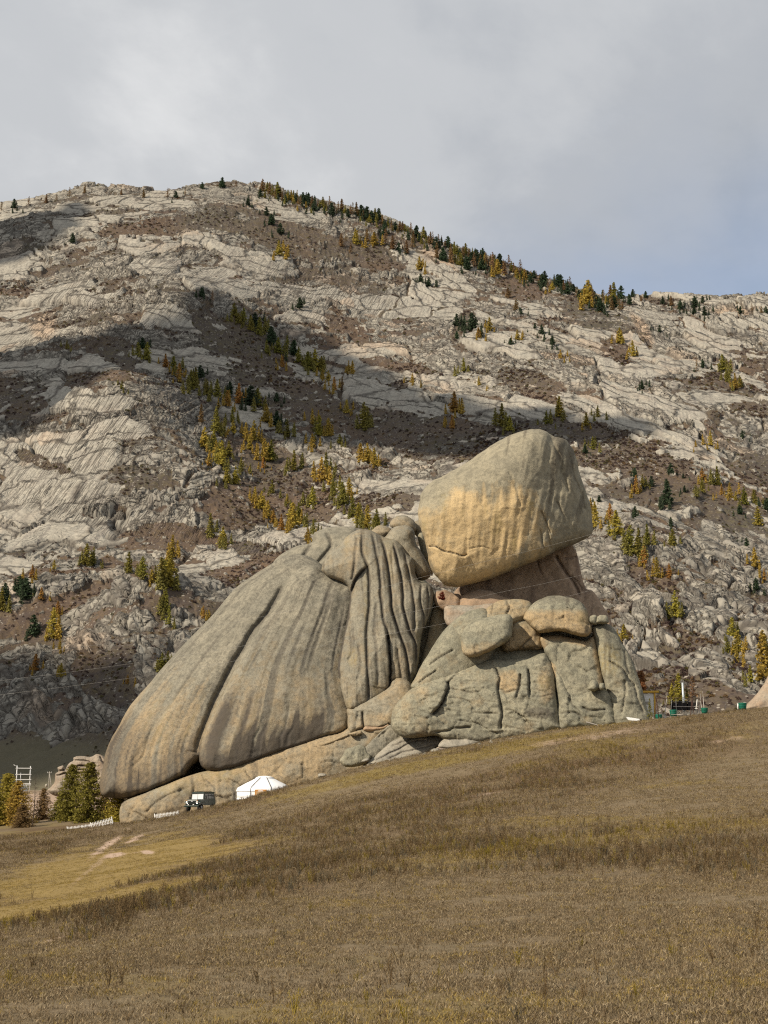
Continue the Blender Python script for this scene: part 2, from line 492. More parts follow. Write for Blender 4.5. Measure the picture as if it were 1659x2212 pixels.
# ---- soil and scrub cover
nA = fbm(mx / 60, mz / 35, 61, 5); nB = fbm(mx / 18, mz / 10, 67, 4)
nn = 0.45 * nA + 0.3 * nB
S = [(640, 520, 130, 34, 18), (790, 548, 70, 30, 15), (1130, 615, 50, 46, 30), (540, 770, 150, 60, 38), (700, 880, 160, 40, 30), (880, 930, 260, 46, 6), (1330, 985, 220, 62, 16), (1500, 1070, 190, 52, 18),
     (640, 1060, 140, 60, 32), (500, 1090, 70, 46, 20), (430, 1170, 160, 26, 6), (560, 1225, 140, 26, -12), (40, 860, 70, 46, 0), (250, 770, 60, 30, 30), (60, 1360, 90, 22, 20), (230, 1460, 60, 50, 0),
     (60, 1650, 330, 62, 0), (1420, 1250, 60, 24, 20), (1490, 1390, 70, 24, 20), (250, 620, 60, 14, -15), (480, 480, 90, 14, 8), (1150, 830, 60, 22, 20), (1050, 960, 140, 40, 0), (760, 720, 60, 24, 30),
     (90, 1000, 60, 14, 20), (300, 1040, 90, 14, 5), (1659, 1060, 120, 60, 20), (1330, 760, 40, 24, 40), (300, 1240, 90, 10, 20), (1640, 800, 60, 30, 30), (860, 790, 90, 12, 12), (1000, 700, 16, 40, 30)]
soil = np.zeros_like(mx)
for q in S:
    soil = np.maximum(soil, blob(mu, mv, *q, n=nn))
soil = np.maximum(soil, 0.75 * sstep(0.22, 0.6, nA + 0.35 * nB))
# ---- slabs at three sizes
w2x = 5.0 * fbm(mx / 15, mz / 12, 201, 3); w2z = 3.0 * fbm(mx / 13, mz / 12, 203, 3)
def facets(a, b, seed, sharp, tilt):
    f1_, f2_, r1_, r2_, ox_, oy_ = voro(a, b, seed)
    gap = sstep(0.0, sharp, f2_ - f1_)
    h = (r1_ - 0.5) + tilt * ((r2_ - 0.5) * ox_ * 1.6 - (0.35 + 0.5 * r1_) * oy_)
    return gap, h, r1_, r2_, f2_ - f1_
g1, h1, r11, r12, ed1 = facets((sa + w2x) / 52, (sb + w2z) / 20, 71, 0.10, 1.0)
g2, h2, r21, r22, ed2 = facets((sa + w2x) / 19 + 0.3 * r11, (sb + w2z) / 7.5, 73, 0.16, 1.0)
g3, h3, r31, r32, ed3 = facets((sa + 0.5 * w2x) / 7.0 + 0.3 * r21, (sb + 0.5 * w2z) / 3.0, 79, 0.25, 1.0)
rubble = np.clip(np.maximum.reduce([blob(mu, mv, 1480, 1370, 330, 250, 10, nn), blob(mu, mv, 180, 1480, 300, 110, 0, nn), blob(mu, mv, 330, 1330, 130, 110, 0, nn), 0.7 * blob(mu, mv, 1300, 1170, 120, 60, 0, nn)]), 0, 1)
sheet = sstep(0.40, 0.70, r12) * (1 - rubble)          # some big sheets stay unbroken
rock_amt = 1 - soil + 0.45 * (r22 - 0.5) + 0.35 * (r12 - 0.5) + 0.10 * h3
strip = sstep(0.10, 0.40, fbm(sa / 60, sb / 7, 85, 4) + 0.25 * nA) * (1 - 0.6 * sheet)
fr = fbm(mx / 9, mz / 5, 87, 4)
rock_amt = rock_amt - 0.55 * strip - 0.34 * sstep(0.05, 0.4, fr) * (1 - 0.6 * sheet) + 0.42 * sstep(0.1, 0.4, -fr) * soil
rock_keep = sstep(0.36, 0.62, rock_amt)
vegcrack = np.maximum((1 - sstep(0.02, 0.09, ed1)) * sstep(-0.2, 0.2, fbm(mx / 40, mz / 25, 83, 3)), (1 - sheet) * (1 - sstep(0.02, 0.13, ed2)) * sstep(0.05, 0.3, fbm(mx / 30, mz / 20, 84, 3)))
rock_keep = rock_keep * (1 - vegcrack)
flq = mx * 0.92 - mz * 0.30
flute = (1 - np.abs(fbm(flq / 2.6, (mz + 0.3 * mx) / 30, 91, 2))) ** 2
flmask = np.maximum.reduce([blob(mu, mv, 200, 930, 190, 90, -20, nn), blob(mu, mv, 250, 660, 240, 70, -15, nn), blob(mu, mv, 700, 640, 170, 60, 15, nn), blob(mu, mv, 560, 1180, 150, 30, 10, nn), blob(mu, mv, 200, 1090, 200, 50, 10, nn)])
D = 5.2 * h1 * g1 + 2.4 * (g1 - 1)
D += (1 - 0.85 * sheet) * (2.5 * h2 * g2 + 1.5 * (g2 - 1))
D += (1 - 0.9 * sheet) * 0.85 * (h3 * g3 + 0.9 * (g3 - 1))
# rubble fields: rounded blocks along slanting rows
ra = mx * 0.80 - mz * 0.60 + w2x * 0.6; rb = mx * 0.60 + mz * 0.80 + w2z * 0.6
b1 = voro(ra / 6.5, rb / 3.6, 211); b2 = voro(ra / 2.6, rb / 1.7, 213)
dome1 = np.sqrt(np.clip(1 - (b1[0] / 0.72) ** 2, 0, 1)) * (0.45 + 0.9 * b1[2]); dome2 = np.sqrt(np.clip(1 - (b2[0] / 0.75) ** 2, 0, 1)) * (0.4 + 0.8 * b2[2])
D = D * (1 - 0.55 * rubble) + rubble * (2.4 * dome1 + 0.9 * dome2 * (b1[3] > 0.3) - 1.4)
D += 0.6 * flmask * (flute - 0.5) * rock_keep
D += 0.30 * fbm(mx / 3, mz / 3, 97, 3)
gapcol = np.maximum.reduce([(1 - sstep(0.0, 0.07, ed1)), (1 - 0.7 * sheet) * (1 - sstep(0.0, 0.12, ed2)) * 0.9, rubble * (1 - sstep(0.0, 0.16, b1[1] - b1[0]))])
Dsoil = 0.1 + 0.35 * D + 1.0 * fbm(mx / 14, my / 14, 101, 4) + 0.35 * fbm(mx / 3.0, my / 3.0, 103, 3)
boul = voro(mx / 5.5, my / 7.0, 105)                # stones sticking out of the scrub
bsel = sstep(0.66, 0.72, boul[2] + 0.16 * nB) * (0.35 + 0.65 * boul[3])
bmask = bsel * (1 - sstep(0.14, 0.34, boul[0] / (0.35 + 0.9 * boul[3]) + 0.25 * fbm(mx / 2, my / 2, 107, 2)))
grassy = blob(mu, mv, 40, 1660, 330, 70, 0)
bmask = bmask * (1 - 0.8 * grassy)
crag = np.maximum.reduce([blob(mu, mv, 1385, 640, 60, 20, 10), blob(mu, mv, 1590, 670, 60, 18, 0), blob(mu, mv, 1480, 660, 30, 14, 0)])
Dd = rock_keep * (D + 0.9 + 0.8 * nA) + (1 - rock_keep) * (Dsoil + bmask * 1.5)
Dd = Dd + 2.5 * crag * np.round(2.5 * fbm(mx / 16, mz / 7, 109, 3)) * rock_keep
fade = sstep(0, 25, mz)
mvx = np.stack([mx, my, mz], -1) + mn * (Dd * (0.25 + 0.75 * fade))[..., None]
rockness = np.clip(np.maximum(rock_keep, bmask), 0, 1)
tint = np.clip(0.5 * r11 + 0.3 * r21 + 0.2 * r31, 0, 1)
warm = np.clip(np.maximum.reduce([blob(mu, mv, 930, 535, 26, 26, 0, nn), blob(mu, mv, 965, 570, 26, 10, 20, nn), blob(mu, mv, 1385, 705, 40, 10, 50, nn), blob(mu, mv, 95, 700, 30, 30, 0, nn), blob(mu, mv, 1590, 672, 60, 8, 0, nn),
                           0.6 * sstep(0.75, 0.9, r22) * sstep(0.0, 0.3, fbm(mx / 70, mz / 70, 117, 3))]), 0, 1)
vegkind = np.clip(0.5 + 0.9 * fbm(mx / 45, my / 45, 119, 4), 0, 1)
o1 = np.ones(mx.size)
mt = M("mountain_granite", 0.92, 0.15)
a_rock, a_tint, a_rub = mt.attr("rock")
a_warm, a_veg, a_grass = mt.attr("tone")
a_gap, a_sheet, a_fl = mt.attr("gap")
pos = mt.pos()
strata = mt.n('ShaderNodeAttribute', attribute_name="strata").outputs['Vector']
flow = mt.n('ShaderNodeAttribute', attribute_name="flow").outputs['Vector']
q1 = mt.noise(pos, 0.35, 6, 0.65); q2 = mt.noise(pos, 0.05, 4, 0.5); q3 = mt.noise(pos, 1.2, 4, 0.6); q4 = mt.noise(pos, 0.11, 5, 0.6)
wob = mt.n('ShaderNodeTexNoise'); wob.inputs['Scale'].default_value = 0.16; wob.inputs['Detail'].default_value = 4
mt.t.links.new(pos, wob.inputs['Vector'])
wv = mt.n('ShaderNodeVectorMath', operation='MULTIPLY_ADD')
mt.t.links.new(wob.outputs['Color'], wv.inputs[0]); wv.inputs[1].default_value = (9, 5, 0); mt.t.links.new(strata, wv.inputs[2])
def crack_net(sx_, sy_, width, seed):
    mp = mt.n('ShaderNodeMapping'); mp.inputs['Scale'].default_value = (sx_, sy_, 0); mp.inputs['Location'].default_value = (seed, seed * 0.7, 0)
    mt.t.links.new(wv.outputs[0], mp.inputs[0])
    v = mt.n('ShaderNodeTexVoronoi', feature='DISTANCE_TO_EDGE', voronoi_dimensions='2D')
    v.inputs['Scale'].default_value = 1.0
    mt.t.links.new(mp.outputs[0], v.inputs['Vector'])
    c = mt.n('ShaderNodeTexVoronoi', feature='F1', voronoi_dimensions='2D')
    c.inputs['Scale'].default_value = 1.0
    mt.t.links.new(mp.outputs[0], c.inputs['Vector'])
    w = mt.math('MULTIPLY', mt.ramp(q4, (0.30, 0.15), (0.65, 1.6)), width)
    return mt.math('SUBTRACT', 1.0, mt.math('DIVIDE', v.outputs['Distance'], w, clamp=True), clamp=True), c.outputs['Color']
k1, c1 = crack_net(1 / 34, 1 / 12, 0.085, 1.3)
k2, c2 = crack_net(1 / 13, 1 / 5.0, 0.11, 4.1)
k3, c3 = crack_net(1 / 5.5, 1 / 2.4, 0.13, 7.7)
open_ = mt.math('SUBTRACT', 1.0, mt.math('MULTIPLY', a_sheet, 0.75))
k2 = mt.math('MULTIPLY', k2, open_); k3 = mt.math('MULTIPLY', k3, mt.math('MULTIPLY', open_, 0.7))
kk = mt.math('MAXIMUM', mt.math('MAXIMUM', k1, k2), mt.math('MAXIMUM', k3, a_gap))
cs = mt.n('ShaderNodeSeparateColor'); mt.t.links.new(c1, cs.inputs[0])
cs2 = mt.n('ShaderNodeSeparateColor'); mt.t.links.new(c2, cs2.inputs[0])
tone = mt.math('ADD', mt.math('MULTIPLY', a_tint, 0.45), mt.math('ADD', mt.math('MULTIPLY', cs.outputs[0], 0.3), mt.math('MULTIPLY', cs2.outputs[0], 0.25)))
rc = mt.mix(tone, (0.182, 0.172, 0.148), (0.36, 0.328, 0.268))
rc = mt.mix(mt.math('MULTIPLY', a_sheet, 0.5), rc, (0.44, 0.405, 0.335))
rc = mt.mix(mt.math('MULTIPLY', mt.ramp(q1, (0.42, 0), (0.70, 1)), 0.5), rc, (0.20, 0.195, 0.17))
rc = mt.mix(mt.math('MULTIPLY', mt.ramp(q2, (0.5, 0), (0.72, 1)), 0.3), rc, (0.37, 0.31, 0.25))
stq = mt.noise(flow, 0.45, 4, 0.6, 0.3, stretch=(1.0, 0.07, 1))
rc = mt.mix(mt.math('MULTIPLY', mt.ramp(stq, (0.50, 0), (0.66, 1)), 0.55), rc, (0.165, 0.145, 0.13))
rc = mt.mix(mt.math('MULTIPLY', a_warm, 0.55), rc, (0.42, 0.29, 0.19))
fln = mt.noise(flow, 0.55, 2, 0.5, 0.2, stretch=(1.0, 0.06, 1))
flk = mt.math('MULTIPLY', a_fl, mt.ramp(fln, (0.46, 0), (0.50, 1), (0.54, 0)))
rc = mt.mix(mt.math('MULTIPLY', flk, 0.7), rc, (0.10, 0.085, 0.070))
rc = mt.mix(mt.math('MULTIPLY', kk, 0.85), rc, (0.055, 0.047, 0.040))
vc_ = mt.mix(a_veg, (0.098, 0.069, 0.050), (0.078, 0.067, 0.058))
vc_ = mt.mix(mt.ramp(q1, (0.42, 0), (0.62, 1)), vc_, mt.mix(a_veg, (0.125, 0.085, 0.052), (0.10, 0.088, 0.052)))
vc_ = mt.mix(mt.math('MULTIPLY', mt.ramp(q3, (0.48, 0), (0.66, 1)), 0.75), vc_, (0.048, 0.037, 0.034))
vc_ = mt.mix(mt.math('MULTIPLY', mt.ramp(q4, (0.52, 0), (0.66, 1)), 0.6), vc_, (0.066, 0.052, 0.047))
peb = mt.vor(pos, 0.55); pebm = mt.math('MULTIPLY', mt.ramp(peb.outputs['Distance'], (0.16, 1), (0.26, 0)), mt.ramp(q4, (0.42, 0), (0.55, 1)))
vc_ = mt.mix(mt.math('MULTIPLY', pebm, 0.8), vc_, (0.30, 0.27, 0.225))
vc_ = mt.mix(a_grass, vc_, mt.mix(q1, (0.085, 0.078, 0.052), (0.13, 0.112, 0.07)))
rk = mt.math('ADD', a_rock, mt.math('MULTIPLY', mt.math('SUBTRACT', q3, 0.5), 1.0))
rk = mt.math('ADD', rk, mt.math('MULTIPLY', mt.math('SUBTRACT', q1, 0.5), 0.8))
cc = mt.mix(mt.ramp(rk, (0.42, 0), (0.54, 1)), vc_, rc)
kkr = mt.math('MULTIPLY', kk, mt.ramp(rk, (0.42, 0), (0.54, 1)))
bb = mt.bump(mt.math('ADD', mt.math('MULTIPLY', kkr, -1.0), mt.math('ADD', mt.math('MULTIPLY', cs2.outputs[1], 0.6), mt.math('MULTIPLY', flk, -0.6))), 0.9, 1.2)
bb = mt.bump(q1, 0.5, 0.8, bb)
bb = mt.bump(q3, 0.4, 0.3, bb)
mountain_mat = mt.done(cc, bb)
mme = mesh_np("mountain", mvx.reshape(-1, 3), grid_faces(mx.shape[0], mcn)[:, ::-1], mountain_mat,
              attrs={"rock": np.stack([rockness.ravel(), tint.ravel(), rubble.ravel(), o1], -1),
                     "tone": np.stack([warm.ravel(), vegkind.ravel(), grassy.ravel(), o1], -1), "gap": np.stack([np.clip(gapcol, 0, 1).ravel(), sheet.ravel(), flmask.ravel(), o1], -1),
                     "strata": np.stack([(sa + w2x).ravel(), (sb + w2z).ravel(), 0 * o1], -1), "flow": np.stack([flq.ravel(), (mz + 0.3 * mx).ravel(), 0 * o1], -1)})
mountain = add("mountain", mme, kind="structure", label="granite mountainside of grey slabs and brown scrub behind the tortoise rock")
# ================================================================== THE TORTOISE-SHAPED ROCK
def T(ou, ov, k):
    return lambda pts: [((ou + x * k), (ov + y * k), *r) for x, y, *r in pts]
T1 = T(164.6, 1042.3, 0.496); T2 = T(822.9, 877.8, 0.3638); T4 = T(822.9, 1261.8, 0.3505); T5 = T(493.7, 1536.0, 0.3968); T3 = T(0.0, 1634.8, 0.18518)

def rock_material(name, base_a, base_b, ochre, dark, speck=1.0):
    m = M(name, 0.93, 0.12)
    a_o, a_d, a_y = m.attr("paint")
    p = m.coords('Object')
    n1 = m.noise(p, 0.35, 5, 0.6); n2 = m.noise(p, 2.4, 6, 0.7); n3 = m.noise(p, 9.0, 4, 0.7); n4 = m.noise(p, 0.9, 5, 0.6, 0.4)
    c = m.mix(m.ramp(n1, (0.35, 0), (0.65, 1)), base_a, base_b)
    c = m.mix(m.math('MULTIPLY', m.ramp(n4, (0.49, 0), (0.58, 1)), 0.45), c, tuple(x * 0.60 for x in base_a))
    oc = m.math('ADD', a_o, m.math('MULTIPLY', m.math('SUBTRACT', n4, 0.5), 0.8))
    c = m.mix(m.math('MULTIPLY', m.ramp(oc, (0.30, 0), (0.75, 1)), 0.85), c, m.mix(n2, tuple(x * 0.72 for x in ochre), ochre))
    c = m.mix(m.math('MULTIPLY', m.ramp(n2, (0.47, 0), (0.62, 1)), 0.42 * speck), c, (0.085, 0.082, 0.068))
    c = m.mix(m.math('MULTIPLY', m.ramp(n3, (0.50, 0), (0.60, 1)), 0.38 * speck), c, (0.075, 0.070, 0.058))
    c = m.mix(m.math('MULTIPLY', m.ramp(n3, (0.30, 1), (0.42, 0)), 0.35 * speck), c, (0.42, 0.40, 0.33))
    yl = m.math('MULTIPLY', a_y, m.ramp(n2, (0.40, 0), (0.58, 1)))
    c = m.mix(m.math('MULTIPLY', yl, 0.55), c, (0.42, 0.315, 0.11))
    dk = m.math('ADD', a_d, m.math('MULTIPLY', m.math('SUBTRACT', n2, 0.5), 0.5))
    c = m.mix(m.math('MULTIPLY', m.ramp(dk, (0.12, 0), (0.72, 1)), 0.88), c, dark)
    b = m.bump(n4, 0.22, 0.25); b = m.bump(n2, 0.6, 0.10, b); b = m.bump(n3, 0.9, 0.05, b)
    return m.done(c, b)
shell_mat = rock_material("lichen_granite", (0.212, 0.197, 0.154), (0.285, 0.258, 0.195), (0.43, 0.32, 0.185), (0.060, 0.052, 0.045))
grey_mat = rock_material("grey_green_granite", (0.225, 0.216, 0.160), (0.315, 0.288, 0.205), (0.46, 0.335, 0.185), (0.055, 0.045, 0.038), 1.1)
pale_mat = rock_material("pale_granite", (0.29, 0.268, 0.22), (0.36, 0.325, 0.26), (0.44, 0.31, 0.21), (0.10, 0.08, 0.07), 0.7)
pink_mat = rock_material("pink_granite", (0.30, 0.215, 0.150), (0.37, 0.272, 0.19), (0.44, 0.30, 0.185), (0.11, 0.075, 0.06), 0.6)
head_mat = rock_material("ochre_granite", (0.255, 0.230, 0.168), (0.325, 0.288, 0.203), (0.66, 0.485, 0.255), (0.070, 0.058, 0.045), 0.8)

def seg_dist(pu, pv, line, closed=False):
    """distance to a polyline, the nearest segment index, signed side"""
    a = np.asarray(line, float)[:, :2]
    b = np.roll(a, -1, 0) if closed else a[1:]
    if not closed: a = a[:-1]
    best = np.full(pu.shape, 1e9); bx = np.zeros_like(best); by = np.zeros_like(best); side = np.zeros_like(best); tt = np.zeros_like(best)
    n = len(a)
    for i in range(n):
        ex, ey = b[i] - a[i]
        L = ex * ex + ey * ey + 1e-9
        t = np.clip(((pu - a[i, 0]) * ex + (pv - a[i, 1]) * ey) / L, 0, 1)
        qx, qy = a[i, 0] + t * ex, a[i, 1] + t * ey
        d = np.hypot(pu - qx, pv - qy)
        m = d < best
        best = np.where(m, d, best); bx = np.where(m, qx, bx); by = np.where(m, qy, by)
        side = np.where(m, np.sign(ex * (pv - a[i, 1]) - ey * (pu - a[i, 0])), side)
        tt = np.where(m, (i + t) / n, tt)
    return best, bx, by, side, tt
def inside_poly(pu, pv, poly):
    a = np.asarray(poly)[:, :2]; b = np.roll(a, -1, 0)
    c = np.zeros(pu.shape, bool)
    for (x0, y0), (x1, y1) in zip(a, b):
        if y0 == y1: continue
        hit = ((y0 > pv) != (y1 > pv)) & (pu < (x1 - x0) * (pv - y0) / (y1 - y0) + x0)
        c ^= hit
    return c

def boulder_mesh(name, outline, Y0, H=3.0, R=3.0, back=4.0, lean=0.0, turn=0.0, mat=None, step=2.6, cracks=(), extra=None, paint=None, rough=0.16, seed=0, expo=0.40, per=6, broad=0.0, ripple=0.0, shift=None, cdepth=0.75, cdark=0.7, cwid=0.60, chip=0.06, chips=2.2):
    """A rock with real thickness: its outline stands at distance Y0 (leaning back by `lean` metres per metre of height and
    turned by `turn`), bulging H metres to the front with edges rounded over R metres and `back` metres behind.
    cracks: (points, depth m, half width m[, step m]) cut into the front."""
    ol = smooth_line([p[:2] for p in outline], per, True)
    wob = 1.1
    t = np.arange(len(ol))
    ol = ol + np.stack([wob * fbm(t * 0.35, t * 0 + seed, 301 + seed, 2), wob * fbm(t * 0.35, t * 0 + seed + 9, 302 + seed, 2)], -1)
    u0, v0 = ol.min(0) - step * 2; u1, v1 = ol.max(0) + step * 2
    us = np.arange(u0, u1 + step, step); vs = np.arange(v0, v1 + step, step)
    U, V = np.meshgrid(us, vs)
    ins = inside_poly(U, V, ol)
    quads = grid_faces(*U.shape)
    cnt = ins.ravel()[quads].sum(1)
    quads = quads[cnt >= 1]
    used = np.unique(quads)
    u, v, inn = U.ravel()[used], V.ravel()[used], ins.ravel()[used]
    remap = np.full(U.size, -1); remap[used] = np.arange(len(used)); quads = remap[quads]
    d, bx, by, _, _ = seg_dist(u, v, ol, True)
    u = np.where(inn, u, bx); v = np.where(inn, v, by); d = np.where(inn, d, 0.0)
    ppm = F / Y0                                     # frame units in one metre at this distance
    dm = d / ppm
    vb = ol[:, 1].max(); um = 0.5 * (ol[:, 0].min() + ol[:, 0].max())
    xm, ym = (u - um) / ppm, (vb - v) / ppm          # metres across and up
    dmax = max(dm.max(), 0.1)
    if len(outline[0]) > 2:                          # own edge radius at each outline point
        o = np.asarray([q[:3] for q in outline], float)
        w = 1.0 / (np.hypot(u[:, None] - o[None, :, 0], v[:, None] - o[None, :, 1]) + 4.0) ** 2.5
        Rm = (w * o[None, :, 2]).sum(1) / w.sum(1)
        dropw = (w * np.array([q[3] if len(q) > 3 else 1.0 for q in outline])[None]).sum(1) / w.sum(1)
    else:
        Rm = np.full(u.shape, float(R)); dropw = 1.0
    e = np.clip(dm / np.minimum(Rm, dmax * 1.6), 0, 1)
    prof = (1 - (1 - e) ** 2) ** expo
    h = H * (1 - (1 - prof) * dropw) + broad * np.sqrt(np.clip(dm / dmax, 0, 1))
    ed = sstep(0, 0.35, dm)
    h = h + ed * (rough * 1.5 * fbm(xm / 4.5, ym / 4.5, 311 + seed, 3) + rough * 0.55 * fbm(xm / 0.8, ym / 0.8, 317 + seed, 4))
    if ripple:
        h = h + ed * ripple * (1 - np.abs(fbm(xm / 4.0 + 0.3 * ym, ym / 0.85 + 0.9 * fbm(xm / 3, ym / 3, 7 + seed, 2), 331 + seed, 2))) ** 3
    if chip:                                         # flat facets with creases between them
        for sc_, am_ in ((chips, 1.0), (chips * 0.42, 0.45)):
            wq = 0.25 * fbm(xm / sc_, ym / sc_, 351 + seed, 2)
            cf = voro(xm / sc_ + wq, ym / (sc_ * 0.8) - wq, 353 + seed)
            h = h + ed * chip * am_ * (2.2 * (cf[2] - 0.5) * cf[4] + 2.2 * (cf[3] - 0.5) * cf[5] - 0.55 * (1 - sstep(0, 0.10, cf[1] - cf[0])) * (cf[2] > 0.45))
    O = np.zeros_like(h); Dk = np.zeros_like(h); Yl = np.zeros_like(h)
    for cr in cracks:
        pts, depth, wid = cr[0], cr[1] * cdepth, cr[2] * cwid
        ln = smooth_line([q[:2] for q in pts], 6)
        tq = np.arange(len(ln)); ln = ln + np.stack([1.3 * fbm(tq * 0.4, tq * 0, 5 + seed, 2), 1.3 * fbm(tq * 0.4, tq * 0 + 4, 6 + seed, 2)], -1)
        cd, _, _, side, tt = seg_dist(u, v, ln)
        cm = cd / ppm
        taper = sstep(0, 0.08, tt) * sstep(0, 0.08, 1 - tt) * 0.8 + 0.2
        gr = np.exp(-(cm / wid) ** 2)
        h = h - ed * depth * taper * gr
        if len(cr) > 3 and cr[3]:
            h = h + ed * cr[3] * side * np.exp(-(cm / (6 * wid + 1.5)) ** 1.5) * taper * sstep(0, wid * 0.4, cm)
        Dk = np.maximum(Dk, cdark * (cr[4] if len(cr) > 4 else 0.7) * taper * np.exp(-(cm / (wid * 1.1)) ** 2))
    Yp = Y0 + lean * ym + turn * xm
    if shift is not None: Yp = Yp - shift(xm, ym, dm, u, v)
    if extra is not None:
        h = h + extra(xm, ym, dm, u, v) * sstep(0, 1.2, dm)
    if paint is not None:
        o_, d_, y_ = paint(xm, ym, dm, u, v)
        O = np.maximum(O, o_); Dk = np.maximum(Dk, d_); Yl = np.maximum(Yl, y_)
    front = P(u, v, Yp - h)
    inner = np.nonzero(inn)[0]
    bh = back * (1 - (1 - np.clip(dm / min(back, dmax), 0, 1)) ** 2) ** 0.5
    backp = P(u, v, Yp + bh)[inner]
    bi = np.arange(len(u)); bi[inner] = len(u) + np.arange(len(inner))
    verts = np.vstack([front, backp])
    faces = np.vstack([quads, bi[quads][:, ::-1]])
    col = np.ones((len(verts), 4)); col[:len(u), 0] = O; col[:len(u), 1] = Dk; col[:len(u), 2] = Yl
    col[len(u):, :3] = np.stack([O, Dk, Yl], -1)[inner]
    return mesh_np(name, verts, faces, mat, attrs={"paint": np.clip(col, 0, 1)})

tortoise = add("rock_formation", None, loc=(0, 0, 0), label="huge fluted grey-brown granite outcrop shaped like a tortoise shell", cat="rock formation")
def part(name, me, label=None):
    o = add(name, me, tortoise)
    if label: o['label'] = label
    return o

def streaks(xm, ym, seed, sc=0.55, slant=0.0):
    return sstep(0.12, 0.55, fbm((xm + slant * ym) / sc, ym / 9.0, seed, 4))
# --- the solid mass inside
core = boulder_mesh("core", T1([(1000, 420), (1100, 330), (1200, 260), (1400, 240), (1500, 400), (1560, 470), (1620, 560), (1560, 800), (1500, 980), (1300, 1120), (900, 1250), (420, 1380), (240, 1390), (200, 1250), (420, 900), (720, 560)]), 172.5, H=2.0, R=3, back=9, lean=0.3, mat=grey_mat, seed=99, step=5)
part("core", core)
core2 = boulder_mesh("core", T4([(260, 700), (330, 480), (450, 320), (600, 220), (800, 150), (1000, 150), (1220, 180), (1300, 300), (1420, 330), (1500, 520), (1560, 700), (1600, 860), (1000, 880), (400, 880), (280, 820)]), 157.6, H=1.5, R=2, back=9, lean=0.35, mat=grey_mat, seed=98, step=5)
part("core", core2)
# --- lines of flow down the shell: 0 at the left edge of a sheet, 1 at its right edge
def flow_q(u, v, left, right):
    zx, zy = (u - 164.6) / 0.496, (v - 1042.3) / 0.496
    l = np.interp(zy, [q[1] for q in left], [q[0] for q in left]); r = np.interp(zy, [q[1] for q in right], [q[0] for q in right])
    return (zx - l) / np.maximum(r - l, 60)
A_L = [(1000, 318), (840, 362), (700, 455), (590, 580), (450, 722), (330, 862), (240, 965), (185, 1060), (140, 1140), (112, 1250), (104, 1370)]
C_L = [(1040, 364), (915, 432), (885, 500), (850, 560), (780, 650), (735, 725), (690, 800), (640, 900), (590, 1010), (550, 1110), (533, 1190), (540, 1262)]
C_R = [(1270, 364), (1220, 420), (1192, 480), (1184, 560), (1167, 650), (1149, 740), (1139, 820), (1158, 920), (1187, 1000), (1185, 1068), (1160, 1100)]
# --- left sheet of the shell
A_out = T1([(1085, 372, 3), (1000, 318, 5), (905, 322, 6), (840, 362, 8), (700, 455, 9), (590, 580, 9), (450, 722, 9), (330, 862, 8), (240, 965, 7), (185, 1060, 6), (140, 1140, 5), (112, 1250, 4), (104, 1330, 3), (125, 1368, 1.6),
            (230, 1378, 1.0), (310, 1362, .9), (400, 1325, .9), (470, 1287, .9), (510, 1240, 1.0), (545, 1215, 1.0), (640, 1170, 3), (800, 1000, 3), (950, 760, 3), (1080, 560, 3), (1120, 460, 3)])
def A_flute(x, y, d, u, v):
    q = flow_q(u, v, A_L, C_L) + 0.03 * fbm(x / 5, y / 7, 18, 2)
    return 0.10 * fbm(q * 7, y / 30, 19, 2) - 0.07 * sstep(0.30, 0.5, fbm(q * 13, y / 20, 20, 2))
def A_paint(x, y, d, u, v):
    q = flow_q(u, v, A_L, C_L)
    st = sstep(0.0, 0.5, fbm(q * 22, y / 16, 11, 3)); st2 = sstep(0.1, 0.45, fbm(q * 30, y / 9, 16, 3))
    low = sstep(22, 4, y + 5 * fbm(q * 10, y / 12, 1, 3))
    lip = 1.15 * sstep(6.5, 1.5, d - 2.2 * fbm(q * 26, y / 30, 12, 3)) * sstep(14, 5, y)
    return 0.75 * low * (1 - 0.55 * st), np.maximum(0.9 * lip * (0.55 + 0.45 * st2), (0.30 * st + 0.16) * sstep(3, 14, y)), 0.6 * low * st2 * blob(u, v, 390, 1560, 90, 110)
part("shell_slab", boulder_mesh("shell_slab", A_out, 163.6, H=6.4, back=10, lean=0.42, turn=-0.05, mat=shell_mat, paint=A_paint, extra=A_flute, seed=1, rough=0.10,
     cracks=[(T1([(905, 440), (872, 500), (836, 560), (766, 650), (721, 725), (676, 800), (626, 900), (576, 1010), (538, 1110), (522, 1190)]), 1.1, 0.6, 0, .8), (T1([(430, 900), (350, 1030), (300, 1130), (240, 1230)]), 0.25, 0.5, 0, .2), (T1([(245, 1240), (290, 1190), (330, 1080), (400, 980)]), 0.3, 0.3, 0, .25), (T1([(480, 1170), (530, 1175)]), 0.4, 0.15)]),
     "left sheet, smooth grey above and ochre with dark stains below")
# --- high back sheet
B_out = T1([(860, 345), (950, 280), (1022, 264), (1030, 230), (1060, 206), (1120, 194), (1185, 193), (1240, 225), (1260, 330), (1150, 440), (980, 470), (880, 420)])
part("shell_slab", boulder_mesh("shell_slab_b", B_out, 182, H=4, R=5, back=6, lean=0.3, mat=shell_mat, seed=2, paint=lambda x, y, d, u, v: (0 * x, 0.5 * streaks(x, y, 21, 1.3, -0.4), 0 * x),
     cracks=[(T1([(1085, 215), (1110, 270), (1060, 340), (1000, 400)]), 0.7, 0.4), (T1([(1020, 270), (990, 320), (930, 370)]), 0.8, 0.5)]))
